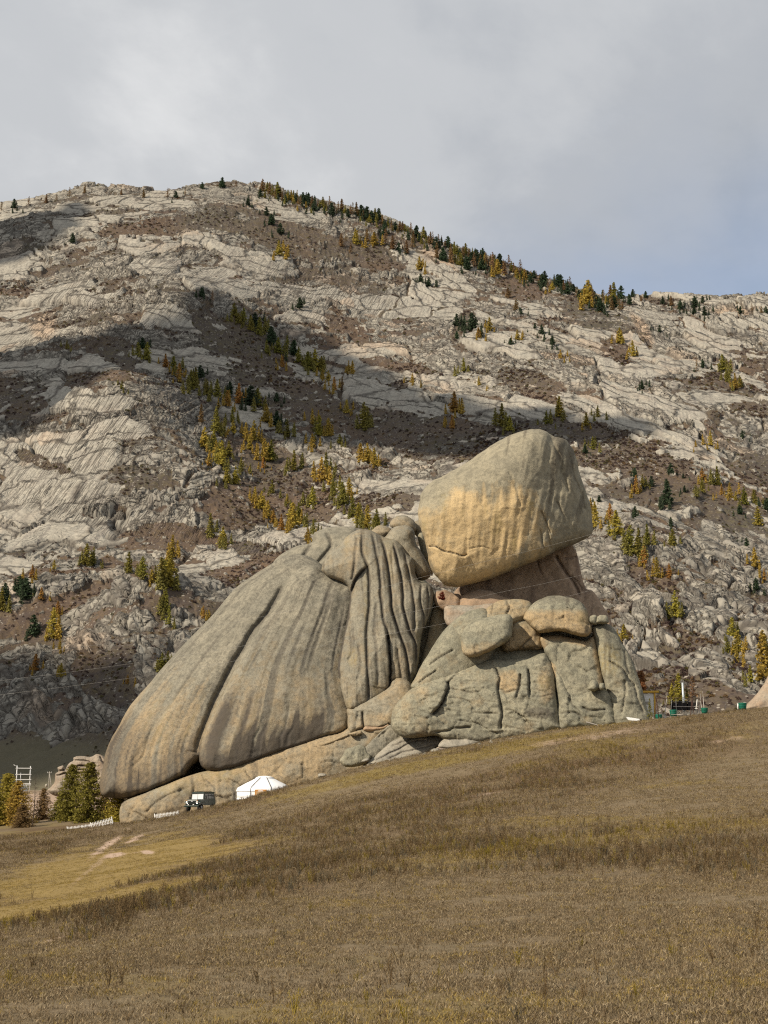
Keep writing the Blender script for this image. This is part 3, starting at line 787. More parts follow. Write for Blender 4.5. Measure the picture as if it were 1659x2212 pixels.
# --- middle sheet
C_out = T1([(1075, 392, 2, .5), (1040, 364, 2.5, .8), (985, 369, 3, .9), (945, 396, 3, .9), (915, 432, 2.5, .8), (885, 500, 2.0, .9), (850, 560, 1.6, .9), (780, 650, 1.5, .9), (735, 725, 1.4, .9), (690, 800, 1.4, .9), (640, 900, 1.4, .9), (590, 1010, 1.4, .9), (550, 1110, 1.6, .8), (533, 1190, 1.4, 1), (540, 1228, 1.2, 1), (572, 1254, .8, 1), (625, 1262, .7, 1),
            (700, 1246, .6, 1), (800, 1211, .6, 1), (900, 1176, .6, 1), (1000, 1150, .7, 1), (1080, 1118, .8, 1), (1155, 1100, 1.0, 1), (1186, 1068, .7, .7), (1191, 1010, .4, .3), (1180, 920, .3, .2), (1163, 820, .3, .2), (1173, 740, .3, .2), (1191, 650, .3, .2), (1208, 560, .3, .2), (1216, 480, .3, .2), (1250, 430, .5, .2), (1180, 420, 1, .3)])
def C_flute(x, y, d, u, v):
    q = flow_q(u, v, C_L, C_R) + 0.02 * fbm(x / 5, y / 7, 40, 2)
    am = 0.5 + 0.5 * sstep(-0.2, 0.4, fbm(x / 7, y / 10, 42, 2))
    return am * (0.14 * fbm(q * 9, y / 26, 41, 2) - 0.13 * sstep(0.22, 0.5, fbm(q * 15, y / 18, 43, 2)))
def C_paint(x, y, d, u, v):
    q = flow_q(u, v, C_L, C_R)
    st = sstep(0.0, 0.45, fbm(q * 15, y / 18, 43, 3)); st2 = sstep(0.05, 0.5, fbm(q * 26, y / 12, 45, 3))
    low = sstep(20, 4, y + 4 * fbm(q * 9, y / 10, 2, 3))
    drip = sstep(5.2, 1.6, d - 2.4 * fbm(q * 24, y / 40, 47, 3)) * sstep(12, 6, y) * sstep(-0.15, 0.25, fbm(q * 8, y / 20, 49, 2) + 0.2)
    return 0.20 + 0.35 * low - 0.20 * st, np.maximum(0.48 * np.maximum(st, 0.8 * st2) * sstep(2, 7, y), 0.95 * drip), 0.4 * low * st2
part("shell_slab", boulder_mesh("shell_slab_c", C_out, 160.6, H=2.8, back=8, lean=0.40, turn=0.02, broad=2.0, mat=shell_mat, extra=C_flute, paint=C_paint, seed=3, rough=0.12, step=2.3),
     "middle sheet with shallow upright flutes and black drip stains along its lower lip")
# --- fluted right sheet
D_out = T1([(1068, 372, 2.5, .7), (1100, 310, 3.5), (1150, 265, 4), (1190, 225, 4), (1225, 208, 4), (1260, 204, 4), (1290, 211, 4), (1340, 238, 4), (1390, 250, 3), (1420, 275, 3), (1442, 312, 2), (1470, 335, 2), (1478, 400, 1.2), (1500, 432, 1.2), (1530, 438, 1), (1550, 455, .8), (1558, 500, .8), (1545, 560, .8),
            (1515, 640, .8), (1500, 700, .8), (1490, 780, .8), (1480, 830, .8), (1460, 870, .7), (1447, 886, .5), (1425, 872, .4, .6), (1388, 865, .4, .6), (1370, 890, .5), (1350, 920, .5), (1310, 945, .5), (1250, 975, .5), (1190, 996, .5, .8), (1165, 940, .3, .25), (1146, 850, .3, .22), (1140, 800, .3, .22), (1150, 740, .3, .22), (1168, 650, .3, .22), (1186, 560, .3, .22), (1193, 480, .3, .25), (1170, 440, 1.0, .4), (1100, 410, 2, .5)])
D_cr = [
    (T1([(1275, 362), (1222, 415), (1196, 480), (1187, 560), (1170, 650), (1153, 740), (1144, 810), (1150, 860)]), 1.0, 0.35, 0.25, .9),
    (T1([(1250, 212), (1246, 300), (1270, 380), (1277, 500), (1266, 640), (1268, 760), (1273, 880), (1270, 962)]), 0.75, 0.42, 0, .6),
    (T1([(1290, 216), (1306, 300), (1322, 400), (1327, 500), (1336, 580), (1354, 640), (1362, 700)]), 0.7, 0.40, 0, .6),
    (T1([(1358, 660), (1364, 740), (1367, 800), (1366, 860), (1364, 905)]), 1.8, 0.32, 0.3, 1.0),
    (T1([(1330, 240), (1352, 330), (1367, 450), (1377, 560), (1402, 640), (1432, 720), (1447, 800), (1451, 878)]), 0.95, 0.38, 0, .8),
    (T1([(1382, 262), (1402, 350), (1420, 450), (1426, 550), (1450, 640), (1478, 700), (1482, 800)]), 0.9, 0.38, 0, .8),
    (T1([(1430, 300), (1450, 400), (1468, 500), (1474, 600), (1470, 650)]), 0.7, 0.36, 0, .6),
    (T1([(1505, 442), (1500, 520), (1515, 600), (1505, 680)]), 0.7, 0.32, 0, .6),
    (T1([(1532, 445), (1535, 520), (1525, 590)]), 0.5, 0.3, 0, .5),
    (T1([(1226, 236), (1216, 300), (1210, 380), (1200, 430)]), 0.45, 0.42, 0, .4),
    (T1([(1195, 640), (1200, 740), (1180, 775)]), 0.3, 0.3, 0, .35), (T1([(1230, 700), (1240, 800), (1220, 860)]), 0.25, 0.4, 0, .3),
    (T1([(1310, 520), (1300, 640), (1310, 760), (1315, 900)]), 0.35, 0.5, 0, .4), (T1([(1400, 720), (1410, 800), (1415, 860)]), 0.45, 0.35, 0, .5)]
def D_flute(x, y, d, u, v):
    q = x + 0.06 * (y - 12) + 0.6 * fbm(x / 5, y / 7, 58, 2)
    return 0.14 * fbm(q / 0.9, y / 12, 59, 2) - 0.12 * sstep(0.3, 0.55, fbm(q / 0.75, y / 9, 60, 2))
def D_paint(x, y, d, u, v):
    return 0.32 + 0.25 * fbm(x / 3, y / 5, 53), 0.45 * streaks(x, y, 55, 0.6, 0.06), 0.5 * blob(u, v, 762, 1420, 10, 22) + 0.3 * streaks(x, y, 57, 1.2)
part("shell_slab", boulder_mesh("shell_slab_d", D_out, 161.8, H=2.0, back=8, lean=0.39, turn=0.06, broad=2.2, mat=shell_mat, paint=D_paint, cracks=D_cr, seed=4, rough=0.10, step=1.8, cdepth=0.62, cdark=1.15, cwid=0.42, chip=0.05, extra=D_flute),
     "right sheet deeply cut by wavy upright flutes")
# --- blocks between the shell and the balanced boulder
blk = [
    (T1([(1340, 260), (1352, 228), (1382, 197), (1430, 186), (1468, 204), (1480, 262), (1508, 310), (1532, 352), (1546, 400), (1522, 425), (1480, 418), (1400, 330)]), 171, 2.6, 1.6, shell_mat),
    (T1([(1368, 190), (1378, 158), (1402, 144), (1440, 146), (1474, 170), (1478, 210), (1420, 220)]), 175, 2.0, 1.6, shell_mat),
    (T1([(1285, 222), (1296, 200), (1326, 185), (1362, 196), (1378, 220), (1330, 250)]), 177, 1.6, 1.4, shell_mat),
    (T2([(180, 720), (192, 690), (225, 675), (260, 700), (270, 760), (240, 790), (200, 760)]), 177, 1.5, 1.2, shell_mat),
    (T2([(215, 770), (250, 750), (275, 800), (300, 900), (310, 990), (290, 1000), (250, 900)]), 174, 1.3, 1.0, grey_mat)]
for i, (o_, Y_, H_, R_, m_) in enumerate(blk):
    part("boulder", boulder_mesh("boulder", o_, Y_, H=H_, R=R_, back=3, lean=0.15, mat=m_, seed=10 + i, paint=lambda x, y, d, u, v: (0.35 + 0.3 * sstep(3, 0, y), 0 * x, 0 * x)))
# --- the ledge under the shell
L_out = T1([(200, 1400), (300, 1352), (400, 1312), (540, 1262), (700, 1226), (900, 1160), (1060, 1112), (1160, 1085), (1188, 1050), (1180, 985), (1260, 950), (1360, 890), (1400, 850), (1460, 880), (1500, 1000), (1490, 1090), (1420, 1140), (1300, 1250), (1100, 1330), (900, 1400), (600, 1500), (300, 1530), (200, 1500)])
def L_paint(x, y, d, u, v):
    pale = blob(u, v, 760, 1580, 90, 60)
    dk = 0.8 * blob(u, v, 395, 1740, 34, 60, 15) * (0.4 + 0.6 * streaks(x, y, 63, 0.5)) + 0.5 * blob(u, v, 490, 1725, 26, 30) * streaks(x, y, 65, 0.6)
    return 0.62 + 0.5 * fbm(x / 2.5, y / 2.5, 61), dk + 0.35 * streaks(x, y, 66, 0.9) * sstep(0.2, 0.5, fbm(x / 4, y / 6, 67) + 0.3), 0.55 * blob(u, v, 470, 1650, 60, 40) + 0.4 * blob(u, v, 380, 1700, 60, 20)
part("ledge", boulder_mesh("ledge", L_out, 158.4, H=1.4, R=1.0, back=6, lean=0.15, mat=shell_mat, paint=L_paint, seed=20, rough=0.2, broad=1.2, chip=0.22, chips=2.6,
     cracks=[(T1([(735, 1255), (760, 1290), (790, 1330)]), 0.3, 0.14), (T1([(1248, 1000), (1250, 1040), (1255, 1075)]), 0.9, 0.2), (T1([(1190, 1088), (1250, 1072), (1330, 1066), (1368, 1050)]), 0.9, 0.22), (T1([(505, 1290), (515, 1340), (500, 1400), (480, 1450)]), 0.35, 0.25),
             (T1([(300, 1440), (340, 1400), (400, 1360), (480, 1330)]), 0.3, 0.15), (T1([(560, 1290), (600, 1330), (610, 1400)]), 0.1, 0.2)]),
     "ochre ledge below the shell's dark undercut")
ex = [
    (T5([(455, 190), (500, 165), (570, 150), (640, 120), (660, 135), (600, 165), (520, 200), (470, 205)]), 158.6, 0.8, 0.5, shell_mat),
    (T5([(655, 125), (690, 110), (720, 108), (725, 125), (690, 135)]), 157.5, 0.6, 0.4, shell_mat),
    (T5([(735, 105), (745, 82), (800, 84), (845, 80), (870, 70), (878, 80), (850, 98), (790, 112)]), 158, 0.6, 0.4, pink_mat)]
for i, (o_, Y_, H_, R_, m_) in enumerate(ex):
    part("wedged_block", boulder_mesh("wedged_block", o_, Y_, H=H_, R=R_, back=1.2, mat=m_, seed=30 + i, step=1.6, paint=lambda x, y, d, u, v: (0.7 + 0 * x, 0 * x, 0 * x)))
foot = boulder_mesh("foot_slab", T1([(1188, 1002), (1250, 970), (1350, 912), (1380, 862), (1440, 872), (1475, 930), (1470, 1010), (1425, 1100), (1370, 1062), (1300, 1076), (1250, 1072), (1192, 1090)]), 159.4, H=1.2, R=0.7, back=3, lean=0.22, mat=shell_mat, seed=25, rough=0.12,
     paint=lambda x, y, d, u, v: (0.5 + 0.2 * fbm(x, y, 64), 0 * x, 0 * x), cracks=[(T1([(1248, 1000), (1250, 1040), (1255, 1075)]), 0.6, 0.2), (T1([(1390, 870), (1400, 950), (1380, 1030)]), 0.3, 0.3)])
part("foot_slab", foot)
# --- neck and pink rocks under the balanced boulder
N_out = T2([(430, 1120), (480, 1060), (640, 1000), (800, 930), (1000, 845), (1110, 800), (1150, 845), (1168, 890), (1190, 1000), (1218, 1078), (1262, 1100), (1322, 1190), (1372, 1295), (1330, 1340), (1240, 1320), (1100, 1260), (900, 1250), (700, 1230), (520, 1230), (440, 1190)])
part("neck", boulder_mesh("neck", N_out, 169.6, H=1.0, R=2.0, back=7, lean=0.16, turn=-0.06, mat=pink_mat, seed=40, rough=0.14,
     paint=lambda x, y, d, u, v: (0.2 + 0.2 * fbm(x / 3, y / 4, 71), 0.35 * streaks(x, y, 73, 0.9) + 0.12, 0 * x),
     cracks=[(T2([(1035, 880), (1060, 930), (1100, 990), (1150, 1060), (1180, 1130)]), 0.9, 0.3, 0.2), (T2([(930, 905), (940, 960), (960, 1000)]), 0.4, 0.2), (T2([(1085, 905), (1160, 890)]), 0.5, 0.2), (T2([(1130, 1000), (1180, 1060), (1200, 1100)]), 0.4, 0.15)]),
     "pinkish brown neck in the shade of the balanced boulder")
pk = [
    (T2([(312, 1130), (330, 1100), (385, 1092), (430, 1110), (475, 1125), (482, 1180), (470, 1230), (380, 1220), (325, 1180)]), 166.5, 1.5, 1.2, pink_mat),
    (T2([(470, 1150), (490, 1118), (560, 1090), (640, 1092), (700, 1120), (790, 1150), (800, 1190), (650, 1230), (520, 1260), (470, 1220)]), 165.5, 2.0, 1.8, pink_mat),
    (T2([(380, 1190), (450, 1180), (560, 1180), (660, 1170), (680, 1210), (560, 1260), (470, 1320), (420, 1320), (380, 1270)]), 163.5, 1.3, 1.0, pale_mat),
    (T2([(205, 1640), (225, 1540), (255, 1440), (285, 1300), (305, 1200), (330, 1172), (372, 1188), (390, 1225), (385, 1290), (420, 1320), (380, 1440), (300, 1580), (240, 1690)]), 166.0, 1.0, 1.0, grey_mat)]
for i, (o_, Y_, H_, R_, m_) in enumerate(pk):
    part("boulder", boulder_mesh("boulder", o_, Y_, H=H_, R=R_, back=3, lean=0.25, mat=m_, seed=44 + i, rough=0.2, step=2.2, paint=lambda x, y, d, u, v: (0.45 + 0.3 * fbm(x / 1.5, y / 1.5, 77), 0 * x, 0 * x)))
# --- the cluster in front
I1 = T4([(620, 210), (650, 150), (720, 103), (800, 93), (880, 97), (930, 122), (930, 200), (800, 260), (680, 260)])
part("boulder", boulder_mesh("boulder", I1, 159.6, chip=0.17, chips=2.0, H=1.7, R=1.0, back=3, lean=0.35, mat=grey_mat, seed=50, rough=0.2, cracks=[(T4([(775, 100), (790, 150), (770, 185)]), 0.6, 0.18), (T4([(690, 120), (680, 190)]), 0.4, 0.2)], paint=lambda x, y, d, u, v: (0.55 + 0.2 * fbm(x, y, 3), 0.3 * streaks(x, y, 4, 0.4), 0 * x)))
I2 = T4([(880, 200, 2), (935, 120, 2.6), (1000, 85, 3), (1070, 72, 3), (1160, 80, 3), (1225, 105, 3), (1265, 150, 2.5), (1291, 230, 2), (1298, 290, 1.6), (1266, 326, .7), (1180, 312, .6), (1095, 290, .6), (990, 302, .6), (940, 275, .8), (895, 235, 1.0)])
part("boulder", boulder_mesh("boulder", I2, 157.4, chip=0.17, chips=2.0, H=2.0, back=4, lean=0.35, turn=-0.02, mat=grey_mat, seed=51, rough=0.3,
     cracks=[(T4([(1272, 160), (1282, 230), (1270, 300)]), 0.35, 0.2)], paint=lambda x, y, d, u, v: (0.8 * sstep(3.9, 2.4, y), 0.25 * streaks(x, y, 5, 0.6) + 0.3 * sstep(3.2, 4.4, y), 0.4 * blob(u, v, 1262, 1335, 18, 16))),
     "rounded boulder on the cluster, pale ochre below and dark grey on top")
J_out = T4([(186, 640, 1), (215, 570, 1.5), (260, 480, 2), (330, 370, 2.5), (400, 270, 3), (480, 200, 3), (560, 162, 3), (640, 150, 3), (680, 200, 3), (720, 330, 3), (640, 500, 3), (470, 620, 2), (300, 680, 2)])
part("boulder", boulder_mesh("boulder", J_out, 156.5, chip=0.12, chips=2.0, H=1.7, back=4, lean=0.35, turn=-0.02, mat=grey_mat, seed=52, rough=0.14,
     cracks=[(T4([(295, 500), (370, 445), (450, 400)]), 0.45, 0.14), (T4([(228, 612), (290, 565), (345, 525)]), 0.5, 0.15)], paint=lambda x, y, d, u, v: (0.30 + 0.3 * fbm(x / 2, y / 2, 6), 0 * x, 0 * x)))
Lb = T4([(780, 300), (800, 205), (865, 200), (930, 218), (972, 255), (988, 310), (1000, 360), (998, 398), (930, 405), (840, 412), (770, 420), (740, 370)])
part("boulder", boulder_mesh("boulder", Lb, 159.2, chip=0.17, chips=2.0, H=1.7, R=1.0, back=3, lean=0.35, turn=-0.02, mat=grey_mat, seed=53, rough=0.15, cracks=[(T4([(815, 435), (870, 385), (940, 320)]), 0.5, 0.15), (T4([(860, 410), (930, 395), (990, 390)]), 0.4, 0.2)],
     paint=lambda x, y, d, u, v: (0.25 + 0.6 * sstep(4.5, 2, y), 0.5 * sstep(3.2, 2, y) * streaks(x, y, 7, 0.5), 0 * x)))
K_out = T4([(498, 400, .8, .4), (492, 330, .9, .5), (515, 270, 1.5, .6), (565, 232, 2, .8), (660, 203, 2.2), (740, 187, 2.2), (800, 193, 1.8), (815, 240, 1.2), (808, 305, 1.0), (785, 350, .8), (720, 392, .6), (650, 425, .6), (590, 448, .6), (545, 450, .6, .6), (512, 435, .8, .4)])
part("boulder", boulder_mesh("boulder", K_out, 155.6, chip=0.17, chips=2.0, H=2.0, back=3.5, lean=0.35, turn=-0.02, mat=grey_mat, seed=54, rough=0.14, 
     paint=lambda x, y, d, u, v: (0.10 + 0.55 * sstep(2.6, 0.6, y), 0.1 * streaks(x, y, 8, 0.6), 0 * x)), "overhanging brow-like boulder above a dark hollow")
M_out = T4([(180, 650, 1.5), (260, 603, 1.8), (360, 572, 1.8), (430, 545, 1.5), (500, 520, 1.5), (600, 487, 1.6), (690, 460, 2), (770, 465, 2), (850, 460, 2), (940, 442, 2), (1008, 425, 2), (1042, 470, 2), (1066, 530, 2), (1077, 640, 1.6), (1087, 740, 1.4), (1102, 850, 1.2), (1100, 900, 1), (880, 960, 1), (600, 985, .8), (400, 960, .8), (330, 935, .8), (180, 950, .8), (100, 925, 1), (62, 870, 1.5), (75, 770, 2), (130, 700, 2)])
M_cr = [(T4([(405, 600), (415, 640), (385, 715), (345, 775), (315, 805)]), 1.2, 0.24, 0.35, .9), (T4([(698, 510), (732, 580), (722, 640), (730, 700), (746, 790), (740, 850), (738, 900)]), 0.7, 0.22, 0.15),
        (T4([(860, 545), (852, 640), (835, 700)]), 0.7, 0.25), (T4([(905, 520), (915, 600), (916, 690)]), 0.8, 0.2, 0.15), (T4([(560, 880), (480, 885), (420, 900), (330, 915)]), 0.6, 0.2),
        (T4([(420, 640), (470, 650), (540, 665), (620, 660)]), 0.32, 0.14, 0, .6), (T4([(410, 700), (500, 705), (570, 742)]), 0.30, 0.13, 0, .6), (T4([(560, 790), (640, 795), (735, 800)]), 0.32, 0.14, 0, .6), (T4([(470, 835), (560, 850)]), 0.30, 0.13, 0, .6),
        (T4([(735, 645), (780, 665), (835, 652)]), 0.3, 0.16), (T4([(930, 690), (1000, 690), (1070, 678)]), 0.25, 0.14), (T4([(770, 770), (840, 790), (900, 860)]), 0.30, 0.13, 0, .6), (T4([(600, 680), (640, 720), (720, 730)]), 0.2, 0.1, 0, .4)]
part("boulder", boulder_mesh("boulder", M_out, 154.1, chip=0.17, chips=2.0, H=1.7, back=5, lean=0.35, turn=-0.02, mat=grey_mat, seed=55, rough=0.2, cracks=M_cr, ripple=0.15, step=2.2, broad=0.8,
     paint=lambda x, y, d, u, v: (0.25 + 0.35 * fbm(x / 2, y / 2, 81) + 0.6 * blob(u, v, 1100, 1470, 26, 26) + 0.3 * blob(u, v, 1180, 1480, 30, 40), 0.55 * blob(u, v, 1165, 1540, 36, 14) + 0.25 * sstep(2.5, 0.4, y), 0.5 * blob(u, v, 1178, 1475, 18, 16))),
     "broad rippled boulder at the foot of the cluster")
N2 = T4([(985, 330, 1), (1090, 314, 1), (1180, 328, 1), (1260, 350, 1), (1312, 320, 1.5), (1342, 420, 1.5), (1358, 520, 1.5), (1374, 620, 1.5), (1360, 700, 1), (1220, 740, 1), (1100, 700, 1), (1050, 560, 1), (1010, 420, 1)])
part("boulder", boulder_mesh("boulder", N2, 156.1, chip=0.17, chips=2.0, H=1.7, back=4, lean=0.35, mat=grey_mat, seed=56, rough=0.12, paint=lambda x, y, d, u, v: (0.2 + 0.7 * sstep(1.0, 0.2, d), 0.35 * streaks(x, y, 83, 0.7), 0 * x)))
Pl = T4([(1005, 400), (1030, 362), (1075, 350), (1106, 362), (1113, 430), (1102, 500), (1080, 532), (1055, 500), (1025, 450)])
part("boulder", boulder_mesh("boulder", Pl, 156.9, H=1.4, R=1.0, back=2.5, lean=0.35, mat=grey_mat, seed=57))
O_out = T4([(1296, 262, 1.2), (1340, 243, 2), (1400, 246, 2.5), (1442, 282, 3), (1490, 370, 3), (1540, 450, 3), (1582, 560, 3), (1610, 650, 3), (1640, 760, 3), (1660, 850, 2.5), (1600, 900, 1), (1450, 890, 1), (1405, 720, 1), (1376, 620, 1), (1350, 520, 1), (1330, 400, 1), (1310, 320, 1)])
part("boulder", boulder_mesh("boulder", O_out, 154.9, chip=0.17, chips=2.0, H=2.0, back=5, lean=0.35, turn=-0.02, mat=grey_mat, seed=58, rough=0.14,
     cracks=[(T4([(1400, 480), (1450, 500), (1500, 540), (1520, 590)]), 0.5, 0.18, 0.2), (T4([(1500, 590), (1505, 680), (1480, 800)]), 0.4, 0.2), (T4([(1520, 590), (1560, 620), (1580, 700), (1620, 800)]), 0.4, 0.2), (T4([(1400, 660), (1470, 670)]), 0.3, 0.18), (T4([(1500, 400), (1510, 480), (1530, 560)]), 0.3, 0.25)],
     paint=lambda x, y, d, u, v: (0.15 + 0.3 * fbm(x / 2, y / 3, 85), 0.4 * streaks(x, y, 87, 0.6), 0.6 * blob(u, v, 1310, 1425, 30, 34))), "right-hand slab of the cluster with yellowish lichen")
P_out = T4([(1070, 540, 1), (1110, 545, 1), (1150, 620, 1), (1200, 672, 1), (1280, 655, 1), (1380, 648, 1), (1430, 700, 1.2), (1445, 800, 1), (1440, 880, 1), (1240, 890, 1), (1095, 900, 1), (1085, 700, 1)])
part("boulder", boulder_mesh("boulder", P_out, 154.5, chip=0.17, chips=2.0, H=1.7, back=3, lean=0.35, mat=grey_mat, seed=59, rough=0.28, ripple=0.08, cracks=[(T4([(1130, 560), (1160, 680), (1180, 740), (1240, 800)]), 0.3, 0.15), (T4([(1240, 760), (1300, 780), (1390, 770)]), 0.4, 0.2), (T4([(1100, 800), (1180, 790), (1240, 815)]), 0.4, 0.2)],
     paint=lambda x, y, d, u, v: (0.4 * blob(u, v, 1265, 1555, 20, 10), 0 * x, 0 * x)))
small = [
    (T4([(1280, 240), (1284, 205), (1305, 190), (1330, 195), (1335, 230), (1325, 252)]), 157.6, grey_mat), (T4([(1325, 240), (1332, 205), (1355, 190), (1390, 195), (1405, 225), (1390, 248)]), 157.5, grey_mat),
    (T4([(1275, 650), (1285, 605), (1305, 590), (1330, 600), (1342, 640), (1320, 662)]), 153.6, grey_mat), (T4([(1342, 640), (1350, 612), (1370, 610), (1380, 640), (1360, 655)]), 153.6, grey_mat),
    (T5([(606, 270), (628, 228), (640, 203), (675, 196), (705, 184), (742, 196), (752, 222), (772, 245), (750, 285), (690, 305), (630, 300)]), 153.6, grey_mat), (T5([(690, 255), (745, 195), (790, 150), (835, 108), (885, 76), (945, 118), (935, 175), (860, 232), (790, 270), (720, 285)]), 156.4, shell_mat),
    (T5([(722, 275), (735, 262), (762, 256), (764, 272), (740, 282)]), 151.6, pale_mat), (T5([(485, 350), (500, 338), (530, 345), (525, 360), (495, 362)]), 150.0, pale_mat),
    (T5([(1098, 225), (1108, 206), (1140, 204), (1150, 222), (1130, 232)]), 147.0, pale_mat), (T5([(1092, 340), (1098, 326), (1110, 330), (1112, 342)]), 127.0, pale_mat)]
for i, (o_, Y_, m_) in enumerate(small):
    me = boulder_mesh("boulder", o_, Y_, H=0.8 if i < 8 else 0.4, R=1.0 if i < 8 else 0.4, back=1.5 if i < 8 else 0.5, lean=0.25, mat=m_, seed=60 + i, step=1.5, rough=0.5 if i in (4, 5) else 0.25, expo=0.3)
    if i < 6: part("boulder", me)
    else:
        add("stone", me, label=["pale wedge of stone beside the rough grey boulder at the meadow edge", "small pale stone in the grass uphill of the white ger", "pale flat stone in the grass below the long pale ledge", "small white stone lying alone in the brown meadow below the outcrop"][i - 6], cat="stone")
R1 = T5([(745, 300), (800, 242), (900, 160), (970, 136), (1100, 121), (1205, 120), (1145, 190), (1010, 262), (860, 320)])
R2 = T5([(1140, 196), (1210, 126), (1300, 110), (1480, 114), (1400, 160), (1270, 200)])
part("pale_ledge", boulder_mesh("pale_ledge", R1, 153.5, H=1.0, R=0.8, back=2.5, lean=1.0, mat=pale_mat, seed=80, rough=0.12, step=1.8, cracks=[(T5([(790, 270), (900, 220), (1000, 170), (1080, 160)]), 0.4, 0.12), (T5([(880, 190), (960, 165), (1010, 145)]), 0.35, 0.12), (T5([(860, 262), (960, 222), (1060, 200), (1140, 180)]), 0.35, 0.12)]), "pale grey ledge slanting out of the meadow")
part("pale_ledge", boulder_mesh("pale_ledge", R2, 152.5, H=0.8, R=0.7, back=2.5, lean=1.0, mat=pale_mat, seed=81, rough=0.12, step=1.8))
# --- the balanced boulder (head)
H_out = T2([(240, 515), (290, 455), (350, 420), (430, 380), (520, 325), (600, 270), (680, 216), (760, 176), (830, 150), (890, 137), (940, 135), (985, 150), (1030, 178), (1085, 190), (1110, 212), (1148, 270), (1170, 340), (1178, 395), (1208, 480), (1230, 540), (1246, 590), (1253, 650), (1257, 735), (1244, 766), (1200, 795), (1130, 826), (1050, 852), (1000, 880),
            (900, 925), (800, 965), (700, 1005), (600, 1040), (500, 1064), (440, 1073), (388, 1064), (345, 1030), (310, 985), (285, 930), (274, 860), (257, 790), (235, 720), (221, 650), (224, 590)])
def smax(a, b, k):
    return np.logaddexp(a * k, b * k) / k
def head_mesh():
    def shape(x, y, d, u, v):
        zx, zy = (u - 822.9) / 0.3638, (v - 877.8) / 0.3638
        # three big faces: the front, the roof (slanting up and back to the left) and the fluted right side
        front = 1.2 + 0.10 * (y - 8)
        roof = 1.2 + 0.0105 * ((zy - 470) + 0.62 * (zx - 520))
        right = 1.2 + 0.0125 * (930 - zx - 0.10 * (600 - zy))
        s = -smax(smax(-front, -roof, 3.0), -right, 1.4)
        fl = sstep(650, 950, zx + 0.2 * (zy - 500)) * sstep(1000, 700, zy)
        s = s + fl * 0.30 * fbm((x - 0.22 * (y - 8)) / 0.85, y / 11, 401, 2) + 0.12 * fbm((x - 0.1 * y) / 0.7, y / 6, 403, 2)
        return s
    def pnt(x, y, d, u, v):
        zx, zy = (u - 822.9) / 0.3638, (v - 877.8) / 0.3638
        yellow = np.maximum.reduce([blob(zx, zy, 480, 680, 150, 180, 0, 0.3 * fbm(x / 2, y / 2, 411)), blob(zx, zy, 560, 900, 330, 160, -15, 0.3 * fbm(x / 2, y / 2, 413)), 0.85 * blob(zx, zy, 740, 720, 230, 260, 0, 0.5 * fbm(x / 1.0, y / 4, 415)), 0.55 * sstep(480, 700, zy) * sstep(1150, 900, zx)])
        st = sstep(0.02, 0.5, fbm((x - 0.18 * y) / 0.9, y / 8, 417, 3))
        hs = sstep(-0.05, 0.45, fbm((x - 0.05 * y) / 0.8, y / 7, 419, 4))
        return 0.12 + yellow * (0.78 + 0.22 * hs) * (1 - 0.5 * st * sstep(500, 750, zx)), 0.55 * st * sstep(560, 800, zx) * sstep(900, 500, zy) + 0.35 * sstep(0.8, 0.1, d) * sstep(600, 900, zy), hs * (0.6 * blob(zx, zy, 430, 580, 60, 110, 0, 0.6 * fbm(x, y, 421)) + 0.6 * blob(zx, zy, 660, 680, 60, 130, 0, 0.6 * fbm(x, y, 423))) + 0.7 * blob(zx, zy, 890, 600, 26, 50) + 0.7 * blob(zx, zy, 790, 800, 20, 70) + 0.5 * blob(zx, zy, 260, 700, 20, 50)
    cr = [(T2([(282, 838), (320, 830), (365, 858), (425, 872), (485, 888), (520, 880)]), 0.6, 0.13, 0.25, 1.0), (T2([(1090, 190), (1120, 300), (1150, 420), (1190, 520), (1215, 620)]), 0.5, 0.25, 0, .6), (T2([(1000, 165), (1050, 280), (1080, 400), (1120, 520)]), 0.4, 0.3, 0, .4),
          (T2([(945, 730), (955, 790), (970, 850)]), 0.35, 0.2, 0, .5), (T2([(985, 720), (1000, 800), (1010, 850)]), 0.3, 0.2, 0, .5), (T2([(760, 390), (800, 480), (830, 600)]), 0.2, 0.3, 0, .3), (T2([(950, 620), (980, 690), (1010, 760)]), 0.35, 0.2, 0, .5), (T2([(1040, 560), (1080, 640), (1090, 700)]), 0.35, 0.25, 0, .5), (T2([(520, 850), (600, 830), (660, 860)]), 0.15, 0.12, 0, .3)]
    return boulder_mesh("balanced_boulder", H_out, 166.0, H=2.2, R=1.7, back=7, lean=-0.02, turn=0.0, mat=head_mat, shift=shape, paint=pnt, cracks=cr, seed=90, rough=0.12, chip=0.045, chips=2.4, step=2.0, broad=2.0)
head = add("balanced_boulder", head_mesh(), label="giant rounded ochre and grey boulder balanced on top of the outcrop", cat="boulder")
# ================================================================== sight-line placing on the terrain
bpy.context.view_layer.update()
def on_mountain(u, v):
    d = P(u, v, 1.0); d = Vector(d).normalized()
    ok, loc, nor, idx = mountain.ray_cast(Vector((0, 0, 0)) + d * 240, d)
    return loc if ok else None
def on_ground(u, Y):
    """the ground point at forward distance Y below the sight-line column u"""
    x = 0.0; z = 0.0
    for _ in range(6):
        dd = Y * CT + z * ST
        x = (u - UC) / F * dd
        z = float(ground_z(np.array([x]), np.array([Y]))[0])
    return Vector((x, Y, z))

